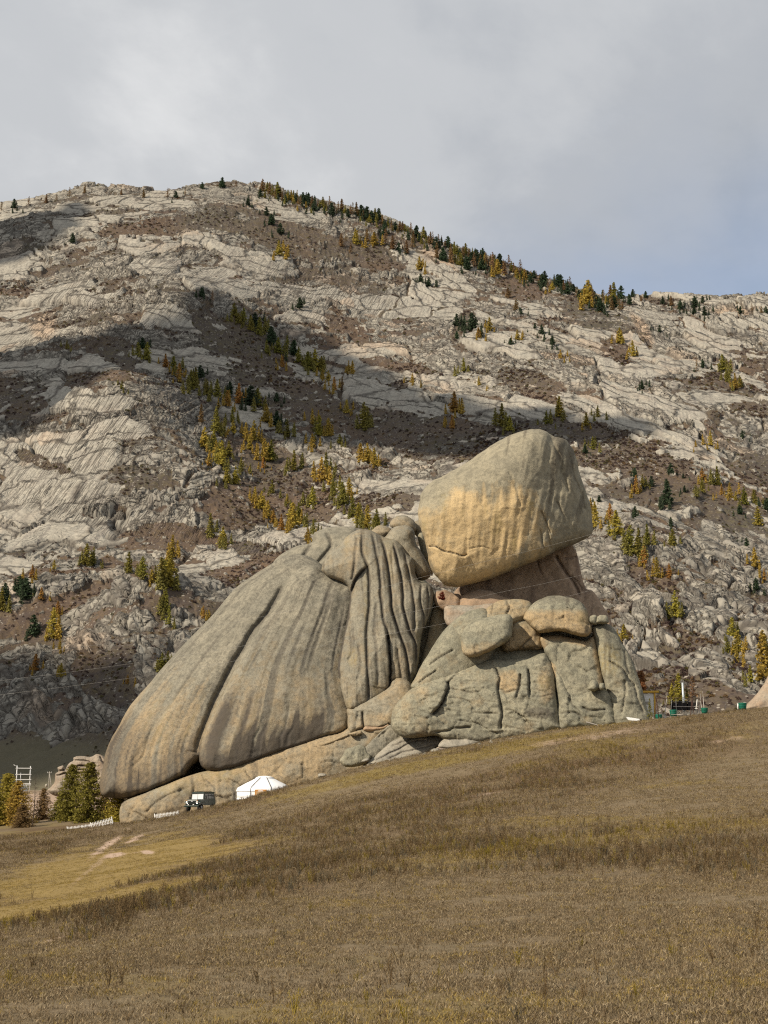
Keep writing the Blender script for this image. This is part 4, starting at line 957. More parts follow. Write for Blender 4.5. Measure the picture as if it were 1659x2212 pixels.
# ================================================================== CLOUDS out of view, outlines shaped to cast the shade on the mountain
cm = M("cloud_vapour", 1.0, 0.0)
cmn = cm.noise(cm.coords(), 0.01, 4)
cloud_mat = cm.done(cm.mix(cmn, (0.80, 0.81, 0.83), (0.9, 0.9, 0.9)))
def cloud(poly, alt, seed, label):
    pts = []
    for u, v in poly:
        h = on_mountain(u, v)
        if h is None: continue
        pts.append((h + SUN_DIR * ((alt - h.z) / SUN_DIR.z)).to_2d())
    pl = smooth_line([(p.x, p.y) for p in pts], 5, True)
    t = np.arange(len(pl)); pl = pl + np.stack([14 * fbm(t * 0.3, t * 0, seed, 3), 14 * fbm(t * 0.3, t * 0 + 7, seed + 1, 3)], -1)
    st = 9.0
    xs = np.arange(pl[:, 0].min() - st, pl[:, 0].max() + 2 * st, st); ys = np.arange(pl[:, 1].min() - st, pl[:, 1].max() + 2 * st, st)
    X, Y = np.meshgrid(xs, ys)
    ins = inside_poly(X, Y, pl)
    quads = grid_faces(*X.shape); quads = quads[ins.ravel()[quads].sum(1) >= 1]
    used = np.unique(quads); x, y, inn = X.ravel()[used], Y.ravel()[used], ins.ravel()[used]
    rm = np.full(X.size, -1); rm[used] = np.arange(len(used)); quads = rm[quads]
    d, bx, by, _, _ = seg_dist(x, y, pl, True)
    x = np.where(inn, x, bx); y = np.where(inn, y, by); d = np.where(inn, d, 0)
    puff = np.sqrt(np.clip(d / 60, 0, 1))
    lump = 1 - voro(x / 55, y / 55, seed)[0]
    top = puff * (26 + 60 * lump); bot = puff * (10 + 8 * fbm(x / 40, y / 40, seed + 3))
    inner = np.nonzero(inn)[0]
    bi = np.arange(len(x)); bi[inner] = len(x) + np.arange(len(inner))
    verts = np.vstack([np.stack([x, y, alt + top], -1), np.stack([x, y, alt - bot], -1)[inner]])
    add("cloud", mesh_np("cloud", verts, np.vstack([quads, bi[quads][:, ::-1]]), cloud_mat), kind="stuff", label=label)
cloud([(440, 620), (515, 662), (590, 702), (670, 742), (760, 795), (870, 850), (1000, 886), (1130, 900), (1300, 908), (1400, 925), (1320, 962), (1150, 952), (1000, 985), (880, 985), (760, 965), (640, 965), (540, 955), (450, 930), (395, 870), (325, 785), (210, 830), (110, 900), (0, 950), (-200, 1000), (-200, 760), (0, 765), (150, 745), (300, 715), (380, 652)], 1150, 501, "low grey cloud drifting above the valley")
cloud([(-240, 545), (-100, 505), (10, 472), (100, 455), (175, 440), (150, 500), (60, 555), (-60, 600), (-240, 660)], 1250, 507, "small unseen cloud shaped to shade the left end of the ridge")
cloud([(-200, 1420), (0, 1452), (120, 1480), (260, 1500), (320, 1520), (260, 1600), (225, 1660), (100, 1685), (-200, 1688)], 1150, 513, "small unseen cloud shaped to shade the lower left slope")

# ================================================================== TREES
def leaf_material(name):
    m = M(name, 0.8, 0.1)
    oi = m.n('ShaderNodeObjectInfo')
    rnd = m.n('ShaderNodeNewGeometry').outputs['Random Per Island']
    k = m.ramp(rnd, (0.0, 0.55), (0.5, 0.95), (1.0, 1.35))
    c = m.mix(1.0, oi.outputs['Color'], k, 'MULTIPLY')
    tr = m.n('ShaderNodeBsdfTranslucent'); m.t.links.new(c, tr.inputs['Color'])
    df = m.n('ShaderNodeBsdfDiffuse'); m.t.links.new(c, df.inputs['Color'])
    mx_ = m.n('ShaderNodeMixShader'); mx_.inputs[0].default_value = 0.35
    m.t.links.new(df.outputs[0], mx_.inputs[1]); m.t.links.new(tr.outputs[0], mx_.inputs[2])
    m.t.links.new(mx_.outputs[0], m.t.nodes['Material Output'].inputs[0])
    return m.m
needle_mat = leaf_material("needles")
bark_mat = plain("bark", (0.085, 0.062, 0.048), 0.9, 0.3, 6)
birch_mat = plain("birch_bark", (0.62, 0.60, 0.55), 0.8, 0.25, 5)
twig_mat = plain("twigs", (0.13, 0.085, 0.06), 0.9, 0.3, 4)

def tube(path, radii, sides=5):
    """verts and quads of a tapered tube"""
    path = np.asarray(path, float); n = len(path)
    vs = []; fs = []
    for i in range(n):
        t = path[min(i + 1, n - 1)] - path[max(i - 1, 0)]; t = t / (np.linalg.norm(t) + 1e-9)
        a = np.cross(t, [0.31, 0.95, 0.12]); a /= np.linalg.norm(a) + 1e-9; b = np.cross(t, a)
        for k in range(sides):
            w = 2 * math.pi * k / sides
            vs.append(path[i] + radii[i] * (math.cos(w) * a + math.sin(w) * b))
    for i in range(n - 1):
        for k in range(sides):
            k2 = (k + 1) % sides
            fs.append((i * sides + k, i * sides + k2, (i + 1) * sides + k2, (i + 1) * sides + k))
    return np.array(vs), np.array(fs)
class Soup:
    def __init__(self): self.v = []; self.f = []; self.n = 0
    def add(self, v, f):
        self.v.append(v); self.f.append(np.asarray(f) + self.n); self.n += len(v)
    def mesh(self, name, mat, smooth=True):
        return mesh_np(name, np.vstack(self.v), np.vstack(self.f), mat, smooth)
def conifer(seed, R=0.17, low=0.12, n_br=70, per=10, size=0.034, full=0.9, droop=0.25, taper=0.85):
    """unit-height conifer: (crown leaf triangles, branch and trunk soup)"""
    r = np.random.default_rng(seed)
    tri = []
    wood = Soup()
    bend = r.normal(0, 0.012, 2)
    zs = np.linspace(0, 1, 7)
    wood.add(*tube(np.stack([bend[0] * np.sin(zs * 3), bend[1] * np.sin(zs * 3), zs * 0.985 - 0.02], -1), 0.017 * (1 - zs) + 0.0025, 6))
    side = r.uniform(0.7, 1.15, 8)
    for i in range(n_br):
        t = low + (1 - low) * (i + r.uniform(0, 1)) / n_br
        ang = i * 2.4 + r.normal(0, 0.5)
        k = (1 - (t - low) / (1 - low))
        L = R * (k ** taper * 1.0 + 0.06) * r.uniform(0.6, 1.15) * np.interp((ang % 6.283) / 6.283 * 8, np.arange(9), np.r_[side, side[0]])
        L *= 0.55 + 0.45 * min(1, (t - low) / 0.10 + 0.3)
        if r.random() > full: continue
        c, s = math.cos(ang), math.sin(ang)
        rise = r.uniform(min(-droop, 0.1), max(-droop, 0.1)) + 0.35 * (t - 0.4)
        if i % 3 == 0: wood.add(*tube([(0, 0, t), (c * L * 0.8, s * L * 0.8, t + rise * L * 0.8)], (0.004, 0.0015), 3))
        for j in range(per):
            q = (j + r.uniform(0.1, 1)) / per
            q = q ** 0.8
            p = np.array([c * L * q, s * L * q, t + rise * L * q - 0.25 * L * q * q * droop]) + r.normal(0, 0.020 * (0.5 + k), 3) * np.array([1, 1, 0.6])
            a = r.normal(0, 1, 3); a /= np.linalg.norm(a); b = np.cross(a, r.normal(0, 1, 3)); b /= np.linalg.norm(b)
            sz = size * r.uniform(0.7, 1.5) * (0.55 + 0.6 * k)
            tri.append(p + a * sz); tri.append(p - a * sz * 0.5 + b * sz * 0.8); tri.append(p - a * sz * 0.5 - b * sz * 0.7)
    return np.array(tri), wood
PROTO = {}
def proto(kind, i):
    """shared crown, trunk and joined meshes"""
    key = (kind, i)
    if key in PROTO: return PROTO[key]
    s = sum(map(ord, kind)) * 10 + i
    if kind == 'larch': tri, wood = conifer(s, R=0.29, low=0.06, n_br=90, per=10, size=0.046, full=0.85, taper=0.8)
    elif kind == 'slim': tri, wood = conifer(s, R=0.22, low=0.06, n_br=84, per=9, size=0.042, full=0.85, taper=0.75)
    elif kind == 'pine': tri, wood = conifer(s, R=0.33, low=0.10, n_br=80, per=11, size=0.058, full=0.9, taper=0.55)
    elif kind == 'thin': tri, wood = conifer(s, R=0.20, low=0.16, n_br=70, per=5, size=0.034, full=0.7, taper=0.7)
    elif kind == 'bush': tri, wood = conifer(s, R=0.55, low=0.02, n_br=60, per=10, size=0.085, full=0.9, taper=0.45, droop=-0.3)
    elif kind == 'bigl': tri, wood = conifer(s, R=0.38, low=0.03, n_br=280, per=28, size=0.021, full=0.85, taper=0.5, droop=0.15)
    elif kind == 'sapl': tri, wood = conifer(s, R=0.26, low=0.15, n_br=90, per=16, size=0.020, full=0.8, taper=0.7, droop=0.1)
    f = np.arange(len(tri)).reshape(-1, 3)
    crown = mesh_np("crown", tri, f, needle_mat, False)
    trunk = wood.mesh("trunk", bark_mat)
    wv_, wf = np.vstack(wood.v), np.vstack(wood.f)
    wt = np.vstack([wf[:, [0, 1, 2]], wf[:, [0, 2, 3]]])
    both = mesh_np("tree", np.vstack([tri, wv_]), np.vstack([f, wt + len(tri)]), needle_mat, False)
    both.materials.append(bark_mat)
    mi = np.zeros(len(f) + len(wt), np.int32); mi[len(f):] = 1
    both.polygons.foreach_set('material_index', mi)
    PROTO[key] = (crown, trunk, both)
    return PROTO[key]
COLS = {'Y': (0.42, 0.31, 0.07), 'O': (0.43, 0.245, 0.07), 'G': (0.235, 0.21, 0.05), 'D': (0.060, 0.085, 0.048), 'B': (0.24, 0.155, 0.075), 'L': (0.36, 0.30, 0.06)}
WORD = {'Y': 'golden yellow larch', 'O': 'orange autumn larch', 'G': 'olive green larch', 'D': 'dark green pine', 'B': 'thin brown half-bare larch', 'L': 'yellow-green larch'}
KINDS = {'Y': ('larch', 'slim'), 'O': ('larch', 'slim'), 'G': ('larch', 'slim'), 'D': ('pine', 'pine'), 'B': ('thin', 'slim'), 'L': ('larch', 'slim')}
def tree(loc, h, col, label, group, parts=True, kind=None, name=None, wide=1.0):
    k = kind or KINDS[col][random.random() < 0.45]
    crown, trunk, both = proto(k, random.randrange(4 if kind is None else 2))
    c = COLS[col]; j = random.uniform(0.8, 1.2); g_ = random.uniform(0.92, 1.08)
    cc_ = (c[0] * j, c[1] * j * g_, c[2] * j, 1)
    nm = name or ('pine_tree' if col == 'D' else 'larch_tree')
    rz = random.uniform(0, 6.28); w = wide * (1.12 if kind is None else 1.0) * random.uniform(0.85, 1.2)
    if parts:
        t = add(nm, None, loc=loc, label=label, cat='tree', group=group)
        t.rotation_euler.z = rz; t.scale = (h * w, h * w, h)
        a = add('crown', crown, t); a.color = cc_
        add('trunk', trunk, t)
    else:
        t = add(nm, both, loc=loc, label=label, cat='tree', group=group)
        t.rotation_euler.z = rz; t.scale = (h * w, h * w, h); t.color = cc_
    return t
def zone(u, v):
    if v < 470 and u < 560: return 'on the summit skyline'
    if v < 660 and u >= 560 and u < 1345: return 'on the wooded right-hand skyline'
    if u > 1340 and v < 720: return 'among crags ending the right-hand skyline'
    if v < 640: return 'high below the summit'
    if u < 300 and v < 1000: return 'on the left shoulder slabs'
    if u < 960 and v < 960: return 'in the shaded mountain gully'
    if u < 700 and v < 1100: return 'below the gully beside pale slabs'
    if u < 960 and v < 1180: return 'on brown slope above the outcrop'
    if u < 440 and v < 1300: return 'on the bench left of the outcrop'
    if u < 440: return 'on rubble left of the outcrop'
    if u > 1240 and v < 900: return 'between slabs high on the right'
    if u > 960 and v < 1000: return 'in shade above the balanced boulder'
    if v < 1160: return 'on scrub right of the balanced boulder'
    if v < 1400: return 'among tumbled blocks right of the outcrop'
    return 'at the right-hand slope foot'
TL = []
def trees(ou, ov, k, rows):
    for x, y, h, c in rows: TL.append((ou + x * k, ov + y * k, h * k, c))
trees(0, 822.9, 0.496, [(530, 35, 40, 'G'), (875, 180, 80, 'B'), (940, 220, 110, 'G'), (1015, 230, 60, 'Y'), (1012, 180, 70, 'G'), (1070, 250, 70, 'Y'), (1105, 260, 90, 'Y'), (1085, 300, 60, 'Y'), (890, 290, 90, 'Y'), (930, 300, 90, 'L'), (965, 370, 110, 'L'), (940, 350, 90, 'Y'),
    (905, 370, 30, 'O'), (995, 330, 70, 'G'), (985, 445, 70, 'L'), (1025, 450, 80, 'L'), (1050, 390, 60, 'G'), (1150, 350, 100, 'Y'), (1180, 350, 90, 'G'), (1145, 380, 50, 'O'), (1088, 395, 30, 'O'), (1160, 180, 80, 'Y'), (1205, 200, 70, 'D'), (1250, 245, 80, 'G'), (1360, 190, 70, 'Y'),
    (1390, 240, 90, 'L'), (1430, 240, 80, 'Y'), (1280, 390, 90, 'G'), (1400, 440, 110, 'Y'), (1420, 400, 90, 'G'), (1360, 290, 60, 'Y'), (1510, 140, 60, 'Y'), (1585, 210, 120, 'G'), (1570, 340, 70, 'Y'), (1600, 350, 80, 'Y'), (1630, 370, 80, 'Y'), (1480, 275, 45, 'G'), (1185, 490, 60, 'G'),
    (1250, 535, 45, 'L'), (1360, 540, 80, 'L'), (1450, 500, 80, 'G'), (1490, 540, 100, 'G'), (1520, 500, 80, 'Y'), (1535, 590, 90, 'G'), (1560, 620, 90, 'L'), (1600, 640, 100, 'L'), (1640, 640, 80, 'G'), (1480, 470, 60, 'L'), (1275, 640, 110, 'Y'), (1300, 620, 90, 'G'), (1225, 650, 70, 'O'),
    (1190, 620, 60, 'O'), (1165, 590, 70, 'Y'), (1140, 560, 80, 'Y'), (1110, 520, 60, 'Y'), (1365, 660, 60, 'G'), (1340, 700, 60, 'Y'), (915, 675, 100, 'G'), (970, 715, 80, 'L'), (750, 770, 100, 'Y'), (375, 800, 90, 'G'), (405, 805, 60, 'G'), (560, 835, 90, 'G'), (620, 855, 90, 'G'),
    (660, 880, 60, 'Y'), (700, 890, 120, 'G'), (735, 895, 120, 'L'), (715, 880, 100, 'G'), (740, 830, 90, 'Y'), (720, 1000, 100, 'G'), (735, 1060, 80, 'G'), (110, 950, 90, 'D'), (85, 920, 70, 'D'), (180, 950, 50, 'O'), (145, 1110, 90, 'D'), (230, 1120, 130, 'Y'), (250, 1020, 60, 'O'),
    (260, 1170, 50, 'Y'), (885, 1035, 55, 'O'), (705, 1255, 70, 'G'), (730, 1240, 60, 'G'), (5, 1000, 100, 'G'), (20, 960, 80, 'D'), (155, 1260, 70, 'O'), (265, 1290, 60, 'Y'), (555, 1320, 40, 'O'), (140, 860, 60, 'O'), (235, 820, 40, 'Y')])
trees(1261.8, 932.6, 0.2975, [(65, 130, 100, 'G'), (10, 160, 70, 'D'), (370, 330, 70, 'D'), (630, 300, 70, 'D'), (380, 445, 130, 'O'), (425, 400, 90, 'G'), (490, 400, 80, 'D'), (605, 530, 140, 'D'), (600, 400, 60, 'D'), (720, 340, 40, 'D'), (730, 440, 50, 'D'), (860, 440, 110, 'G'), (860, 350, 90, 'O'),
    (970, 390, 140, 'G'), (1000, 460, 80, 'O'), (1060, 480, 110, 'Y'), (1100, 500, 60, 'Y'), (1165, 530, 130, 'G'), (1235, 520, 100, 'G'), (1265, 680, 140, 'L'), (1130, 600, 70, 'D'), (1330, 570, 90, 'D'), (80, 690, 180, 'Y'), (50, 600, 120, 'Y'), (235, 750, 180, 'L'), (190, 640, 120, 'O'),
    (370, 620, 80, 'D'), (110, 510, 50, 'D'), (340, 880, 200, 'G'), (400, 900, 200, 'G'), (460, 820, 150, 'G'), (645, 830, 120, 'G'), (630, 690, 70, 'D'), (440, 960, 130, 'O'), (530, 1060, 150, 'Y'), (620, 1065, 110, 'O'), (665, 1350, 190, 'L'), (290, 1510, 110, 'Y'), (1080, 1480, 130, 'L'),
    (1120, 1600, 150, 'Y'), (1040, 1600, 110, 'G'), (1110, 1680, 100, 'Y'), (1210, 1820, 120, 'L'), (1310, 1800, 350, 'Y'), (1320, 1600, 130, 'G'), (1240, 990, 150, 'Y'), (1180, 830, 60, 'D'), (1250, 1150, 90, 'D'), (1310, 1080, 90, 'O'), (920, 100, 110, 'Y'), (810, 110, 50, 'Y'),
    (1150, 40, 50, 'D'), (690, 1960, 200, 'L'), (790, 1950, 170, 'B'), (640, 1950, 120, 'L')])
trees(0, 356.6, 0.496, [(315, 340, 45, 'D'), (878, 575, 45, 'D'), (925, 595, 50, 'B'), (1305, 625, 50, 'D'), (1215, 395, 70, 'Y'), (1080, 175, 35, 'D'), (1160, 220, 40, 'D'), (1180, 260, 50, 'D'), (1220, 300, 50, 'D'), (290, 800, 40, 'G'), (1020, 660, 60, 'G'), (1060, 680, 60, 'G'), (1090, 720, 70, 'G'),
    (1130, 740, 80, 'G'), (1180, 780, 80, 'D'), (1210, 820, 70, 'G'), (1250, 800, 60, 'G'), (1300, 860, 70, 'G'), (1340, 890, 80, 'G'), (1370, 890, 90, 'L'), (1400, 900, 70, 'G'), (1405, 935, 50, 'Y'), (1430, 940, 45, 'Y'), (1455, 980, 60, 'O'), (1535, 910, 60, 'Y'), (640, 850, 80, 'G'),
    (600, 830, 60, 'G'), (720, 880, 60, 'O'), (755, 900, 70, 'G'), (780, 930, 70, 'O'), (830, 980, 90, 'G'), (850, 960, 80, 'G'), (900, 1000, 70, 'G'), (990, 1050, 70, 'O'), (1040, 1040, 90, 'O'), (1090, 1050, 90, 'D'), (1120, 1050, 80, 'G'), (1205, 1030, 40, 'D'), (1230, 880, 50, 'O'),
    (1180, 950, 40, 'B'), (1490, 980, 60, 'B'), (945, 1010, 80, 'G'), (1040, 690, 50, 'G'), (1110, 700, 60, 'D'), (1160, 820, 60, 'G'), (1280, 830, 70, 'D'), (620, 800, 50, 'D'), (870, 930, 60, 'D'), (1000, 1000, 60, 'D')])
trees(822.9, 356.6, 0.504, [(165, 450, 60, 'Y'), (75, 370, 40, 'D'), (110, 380, 60, 'B'), (50, 360, 60, 'B'), (20, 340, 70, 'B'), (135, 360, 60, 'B'), (170, 500, 35, 'D'), (205, 520, 40, 'D'), (325, 690, 55, 'D'), (355, 710, 45, 'D'), (390, 710, 80, 'D'), (325, 745, 35, 'D'), (418, 740, 45, 'O'), (465, 710, 60, 'Y'),
    (585, 750, 45, 'Y'), (555, 770, 30, 'D'), (545, 570, 50, 'B'), (580, 620, 50, 'B'), (600, 640, 30, 'D'), (660, 700, 25, 'D'), (690, 725, 40, 'D'), (735, 770, 40, 'D'), (1025, 765, 70, 'Y'), (1080, 820, 70, 'Y'), (770, 830, 40, 'Y'), (355, 885, 60, 'L'), (135, 935, 45, 'Y'), (420, 945, 40, 'Y'),
    (315, 1060, 90, 'O'), (305, 1130, 60, 'O'), (520, 1120, 100, 'G'), (555, 1140, 60, 'L'), (765, 1080, 90, 'L'), (710, 1110, 60, 'G'), (880, 1120, 60, 'Y'), (930, 1080, 50, 'G'), (1120, 960, 40, 'D'), (1195, 715, 30, 'D'), (1465, 880, 70, 'G'), (1520, 960, 70, 'Y'), (1540, 950, 50, 'G'), (1355, 880, 50, 'B'),
    (1380, 870, 40, 'D'), (1485, 930, 60, 'G'), (890, 600, 110, 'Y'), (910, 610, 80, 'B'), (940, 630, 60, 'D'), (1000, 580, 80, 'G'), (1030, 575, 60, 'D'), (985, 560, 60, 'B'), (1080, 530, 35, 'D'), (1135, 545, 30, 'D'), (1345, 610, 50, 'D'), (1380, 590, 30, 'D'), (480, 460, 90, 'B'), (500, 470, 70, 'Y'),
    (530, 470, 60, 'B'), (450, 440, 70, 'B'), (400, 440, 70, 'B'), (430, 450, 50, 'D'), (-60, 330, 60, 'B'), (-30, 345, 60, 'Y'), (-150, 330, 40, 'B'), (-110, 340, 70, 'Y'), (-170, 350, 60, 'B'), (-130, 380, 50, 'B'), (15, 300, 50, 'D'), (240, 400, 70, 'B'), (265, 410, 60, 'D'), (300, 420, 70, 'B'), (340, 430, 60, 'G'), (370, 450, 60, 'D')])
# skyline trees
def ridge_v(u):
    r_ = np.array([(a, b) for a, b, c in ridge]); return float(np.interp(u, r_[:, 0], r_[:, 1]))
rr = random.Random(5)
for u in (3, 30, 62, 100, 122, 150, 183, 262, 310, 362, 380, 400, 437, 480, 510): TL.append((u, ridge_v(u) + 9, rr.uniform(14, 24), rr.choice('DBBB')))
u = 562.0
while u < 1345:
    TL.append((u, ridge_v(u) + rr.uniform(5, 22), rr.uniform(15, 30), rr.choices('DBYG', (5, 6, 1, 3))[0])); u += rr.uniform(4, 8)
for u in (1360, 1385, 1432, 1450, 1470, 1500, 1522, 1600, 1625, 1645, 1655): TL.append((u, ridge_v(u) + 9, rr.uniform(14, 24), rr.choice('DBBD')))
extra_ = []
for u, v, h, c in TL:           # saplings crowding round the larger trees
    for _ in range(5):
        if c in 'YGLOD' and v > 420 and rr.random() < (0.9 if 380 < u < 980 and v < 1200 else 0.7):
            extra_.append((u + rr.uniform(-20, 20), v + rr.uniform(-10, 12), h * rr.uniform(0.35, 0.85), {'Y': 0, 'O': 0, 'L': 1, 'G': 1, 'D': 2}[c]))
placed = {}
for u, v, h, c in TL:
    loc = on_mountain(u, v)
    if loc is None or loc.y > 1500:
        for dv in (6, 12, 18):
            loc = on_mountain(u, v + dv)
            if loc is not None and loc.y < 1500: break
        else: continue
    dist = loc.y * CT + loc.z * ST
    z_ = zone(u, v)
    tall = 'tall ' if h >= 42 else ('small ' if h < 22 else '')
    placed.setdefault((tall + WORD[c], z_), []).append((u, loc, h * 1.04 * dist / F, c, h))
ORD = "first second third fourth fifth sixth seventh eighth ninth tenth eleventh twelfth thirteenth fourteenth fifteenth sixteenth seventeenth eighteenth nineteenth twentieth".split()
ORD += ["twenty-" + w for w in ORD[:9]] + ["thirtieth"] + ["thirty-" + w for w in ORD[:9]]
def nth(i, n):
    if n == 1: return ''
    if i == 0: return ', leftmost'
    if i == n - 1: return ', rightmost'
    if i < 39 and i <= n // 2: return f', {ORD[i]} from left'
    if n - 1 - i < 39: return f', {ORD[n - 1 - i]} from right'
    return f', number {i + 1} from left'
for (w_, z_), lst in placed.items():
    lst.sort(key=lambda q: q[0])
    for i, (u, loc, hm, c, h) in enumerate(lst):
        tree(loc - Vector((0, 0, 0.02 * hm)), hm, c, f"{w_} {z_}{nth(i, len(lst))}", f"{w_.replace('larch', 'larches').replace('pine', 'pines')} {z_}", parts=h >= 34)
# the close trees at the lower left
near = [(152, 171, 112, 'bigl', 'G', 0.9, 'larch_tree', 'broad dark olive larch behind the white picket fence, shorter of the twin crowns'), (190, 168, 118, 'bigl', 'G', 0.85, 'larch_tree', 'tallest dark olive larch behind the white picket fence'),
        (256, 166, 82, 'bigl', 'L', 1.1, 'larch_tree', 'young olive-yellow larch standing alone beside the left foot of the outcrop'), (12, 176, 98, 'bigl', 'L', 1.2, 'larch_tree', 'olive-yellow larch cut by the left edge of the picture'), (36, 172, 84, 'bigl', 'Y', 1.2, 'larch_tree', 'yellow-brown bushy larch left of the bare dead spruce'),
        (48, 166, 42, 'bigl', 'B', 1.7, 'larch_tree', 'low round brown-orange larch at the lower left in front of the bare trunk'), (-14, 172, 74, 'bigl', 'L', 1.3, 'larch_tree', 'yellow larch half outside the left edge of the picture'), (92, 178, 60, 'bigl', 'B', 1.0, 'larch_tree', 'thin brown larch between the bare trunk and the broad olive larch'), (128, 176, 44, 'bigl', 'G', 1.3, 'larch_tree', 'low olive larch sapling under the broad olive larch'), (225, 172, 60, 'bigl', 'B', 1.0, 'larch_tree', 'brownish larch sapling between the two olive larches by the outcrop')]
for u, Y_, hp, kd, c, w, nm, lb in near:
    loc = on_ground(u, Y_)
    vb = UV(np.array(loc))[1]
    t_ = tree(loc - Vector((0, 0, 0.1)), (hp + 6) * Y_ / F, c, lb, None, True, kd, nm, w)
    if c in 'G': t_.children[0].color = (0.205, 0.18, 0.042, 1)
# bare trees: dead spruce and leafless birches
def bare(seed, n=26, spread=0.16, lean=0.0, fork=1, up=0.25, r0=0.014):
    r = np.random.default_rng(seed); s = Soup(); b = Soup()
    for k in range(fork):
        top = np.array([lean * (1 if k % 2 == 0 else -0.6) + r.normal(0, 0.03), r.normal(0, 0.04), 1.0 - 0.12 * k])
        z = np.linspace(0, 1, 8)[:, None]
        path = top * z + np.stack([0.02 * np.sin(5 * z[:, 0] + k), 0.02 * np.cos(4 * z[:, 0]), 0 * z[:, 0]], -1) * z
        s.add(*tube(path, r0 * (1 - 0.9 * z[:, 0]), 6))
        for i in range(n):
            t = r.uniform(0.22, 0.97); p = np.array([np.interp(t, z[:, 0], path[:, q]) for q in range(3)])
            a = r.uniform(0, 6.28); L = spread * (1.1 - t) * r.uniform(0.5, 1.2) + 0.03
            e = p + np.array([math.cos(a) * L, math.sin(a) * L, L * (up + r.normal(0, 0.15))]); m_ = (p + e) / 2 + np.array([0, 0, 0.1 * L])
            b.add(*tube([p, m_, e], (0.0035, 0.0025, 0.001), 3))
    return s, b
s_, b_ = bare(3, 44, 0.22, 0.0, 1, 0.0, 0.016)
t_ = add('dead_spruce', None, loc=on_ground(70, 168) - Vector((0, 0, 0.1)), label='bare dead spruce with thin drooping branches at the lower left', cat='tree'); t_.scale = (5.9,) * 3
add('trunk', s_.mesh('trunk', bark_mat), t_); add('branches', b_.mesh('branches', bark_mat), t_)
bl = [(1428, 172, 66, 0.22, 2, 'leaning white birch behind the yellow-topped notice board'), (1446, 176, 52, 0.10, 1, 'slim bare birch between the notice board and the yellow-green larch'), (1521, 172, 62, 0.05, 2, 'forked bare white birch behind the middle green tub'), (1566, 180, 42, 0.06, 1, 'slim bare birch nearest the right-hand green tub'), (1511, 178, 58, 0.0, 1, 'slender upright birch just left of the forked birch')]
for i, (u, Y_, hp, ln, fk, lb) in enumerate(bl):
    s_, b_ = bare(20 + i, 22, 0.22, ln, fk, 0.7, 0.016)
    t_ = add('birch_tree', None, loc=on_ground(u, Y_) - Vector((0, 0, 0.6)), label=lb, cat='tree'); hm = (hp + 26) * Y_ / F; t_.scale = (hm,) * 3
    add('trunk', s_.mesh('trunk', birch_mat), t_); add('branches', b_.mesh('branches', twig_mat), t_)

# ================================================================== scattered cover (instanced stuff)
def scatter(name, pts, rot, scl, pick, protos, label):
    """one stuff object: prototypes instanced on given points with a random turn and size"""
    coll = bpy.data.collections.new(name + "_kinds")
    for i, me in enumerate(protos):
        o = bpy.data.objects.new(f"{name}_kind_{i}", me); coll.objects.link(o)
    me = bpy.data.meshes.new(name)
    n = len(pts)
    me.vertices.add(n); me.vertices.foreach_set('co', np.asarray(pts, np.float32).ravel())
    a = me.attributes.new('turn', 'FLOAT_VECTOR', 'POINT'); a.data.foreach_set('vector', np.asarray(rot, np.float32).ravel())
    a = me.attributes.new('size', 'FLOAT', 'POINT'); a.data.foreach_set('value', np.asarray(scl, np.float32))
    a = me.attributes.new('pick', 'INT', 'POINT'); a.data.foreach_set('value', np.asarray(pick, np.int32))
    o = add(name, me, kind='stuff', label=label)
    ng = bpy.data.node_groups.new(name + "_scatter", 'GeometryNodeTree')
    ng.interface.new_socket('Geometry', in_out='INPUT', socket_type='NodeSocketGeometry')
    ng.interface.new_socket('Geometry', in_out='OUTPUT', socket_type='NodeSocketGeometry')
    gi = ng.nodes.new('NodeGroupInput'); go = ng.nodes.new('NodeGroupOutput')
    ci = ng.nodes.new('GeometryNodeCollectionInfo'); ci.inputs['Collection'].default_value = coll
    ci.inputs['Separate Children'].default_value = True; ci.inputs['Reset Children'].default_value = True
    ip = ng.nodes.new('GeometryNodeInstanceOnPoints'); ip.inputs['Pick Instance'].default_value = True
    def at(nm, ty):
        q = ng.nodes.new('GeometryNodeInputNamedAttribute'); q.data_type = ty; q.inputs['Name'].default_value = nm; return q.outputs['Attribute']
    ng.links.new(gi.outputs[0], ip.inputs['Points']); ng.links.new(ci.outputs[0], ip.inputs['Instance'])
    e2r = ng.nodes.new('FunctionNodeEulerToRotation'); ng.links.new(at('turn', 'FLOAT_VECTOR'), e2r.inputs[0])
    ng.links.new(e2r.outputs[0], ip.inputs['Rotation'])
    ng.links.new(at('size', 'FLOAT'), ip.inputs['Scale']); ng.links.new(at('pick', 'INT'), ip.inputs['Instance Index'])
    ng.links.new(ip.outputs[0], go.inputs[0])
    md = o.modifiers.new('scatter', 'NODES'); md.node_group = ng
    return o
def blade_material(name, cols, tip=1.25):
    m = M(name, 0.85, 0.1)
    ins = m.n('ShaderNodeNewGeometry').outputs['Random Per Island']
    oi = m.n('ShaderNodeObjectInfo').outputs['Random']
    c = m.ramp(ins, *[(i / max(1, len(cols) - 1), q) for i, q in enumerate(cols)])
    k = m.ramp(oi, (0, 0.72), (1, 1.25))
    c = m.mix(1.0, c, k, 'MULTIPLY')
    tr = m.n('ShaderNodeBsdfTranslucent'); m.t.links.new(c, tr.inputs['Color'])
    df = m.n('ShaderNodeBsdfDiffuse'); m.t.links.new(c, df.inputs['Color'])
    mx_ = m.n('ShaderNodeMixShader'); mx_.inputs[0].default_value = 0.25
    m.t.links.new(df.outputs[0], mx_.inputs[1]); m.t.links.new(tr.outputs[0], mx_.inputs[2])
    m.t.links.new(mx_.outputs[0], m.t.nodes['Material Output'].inputs[0])
    return m.m
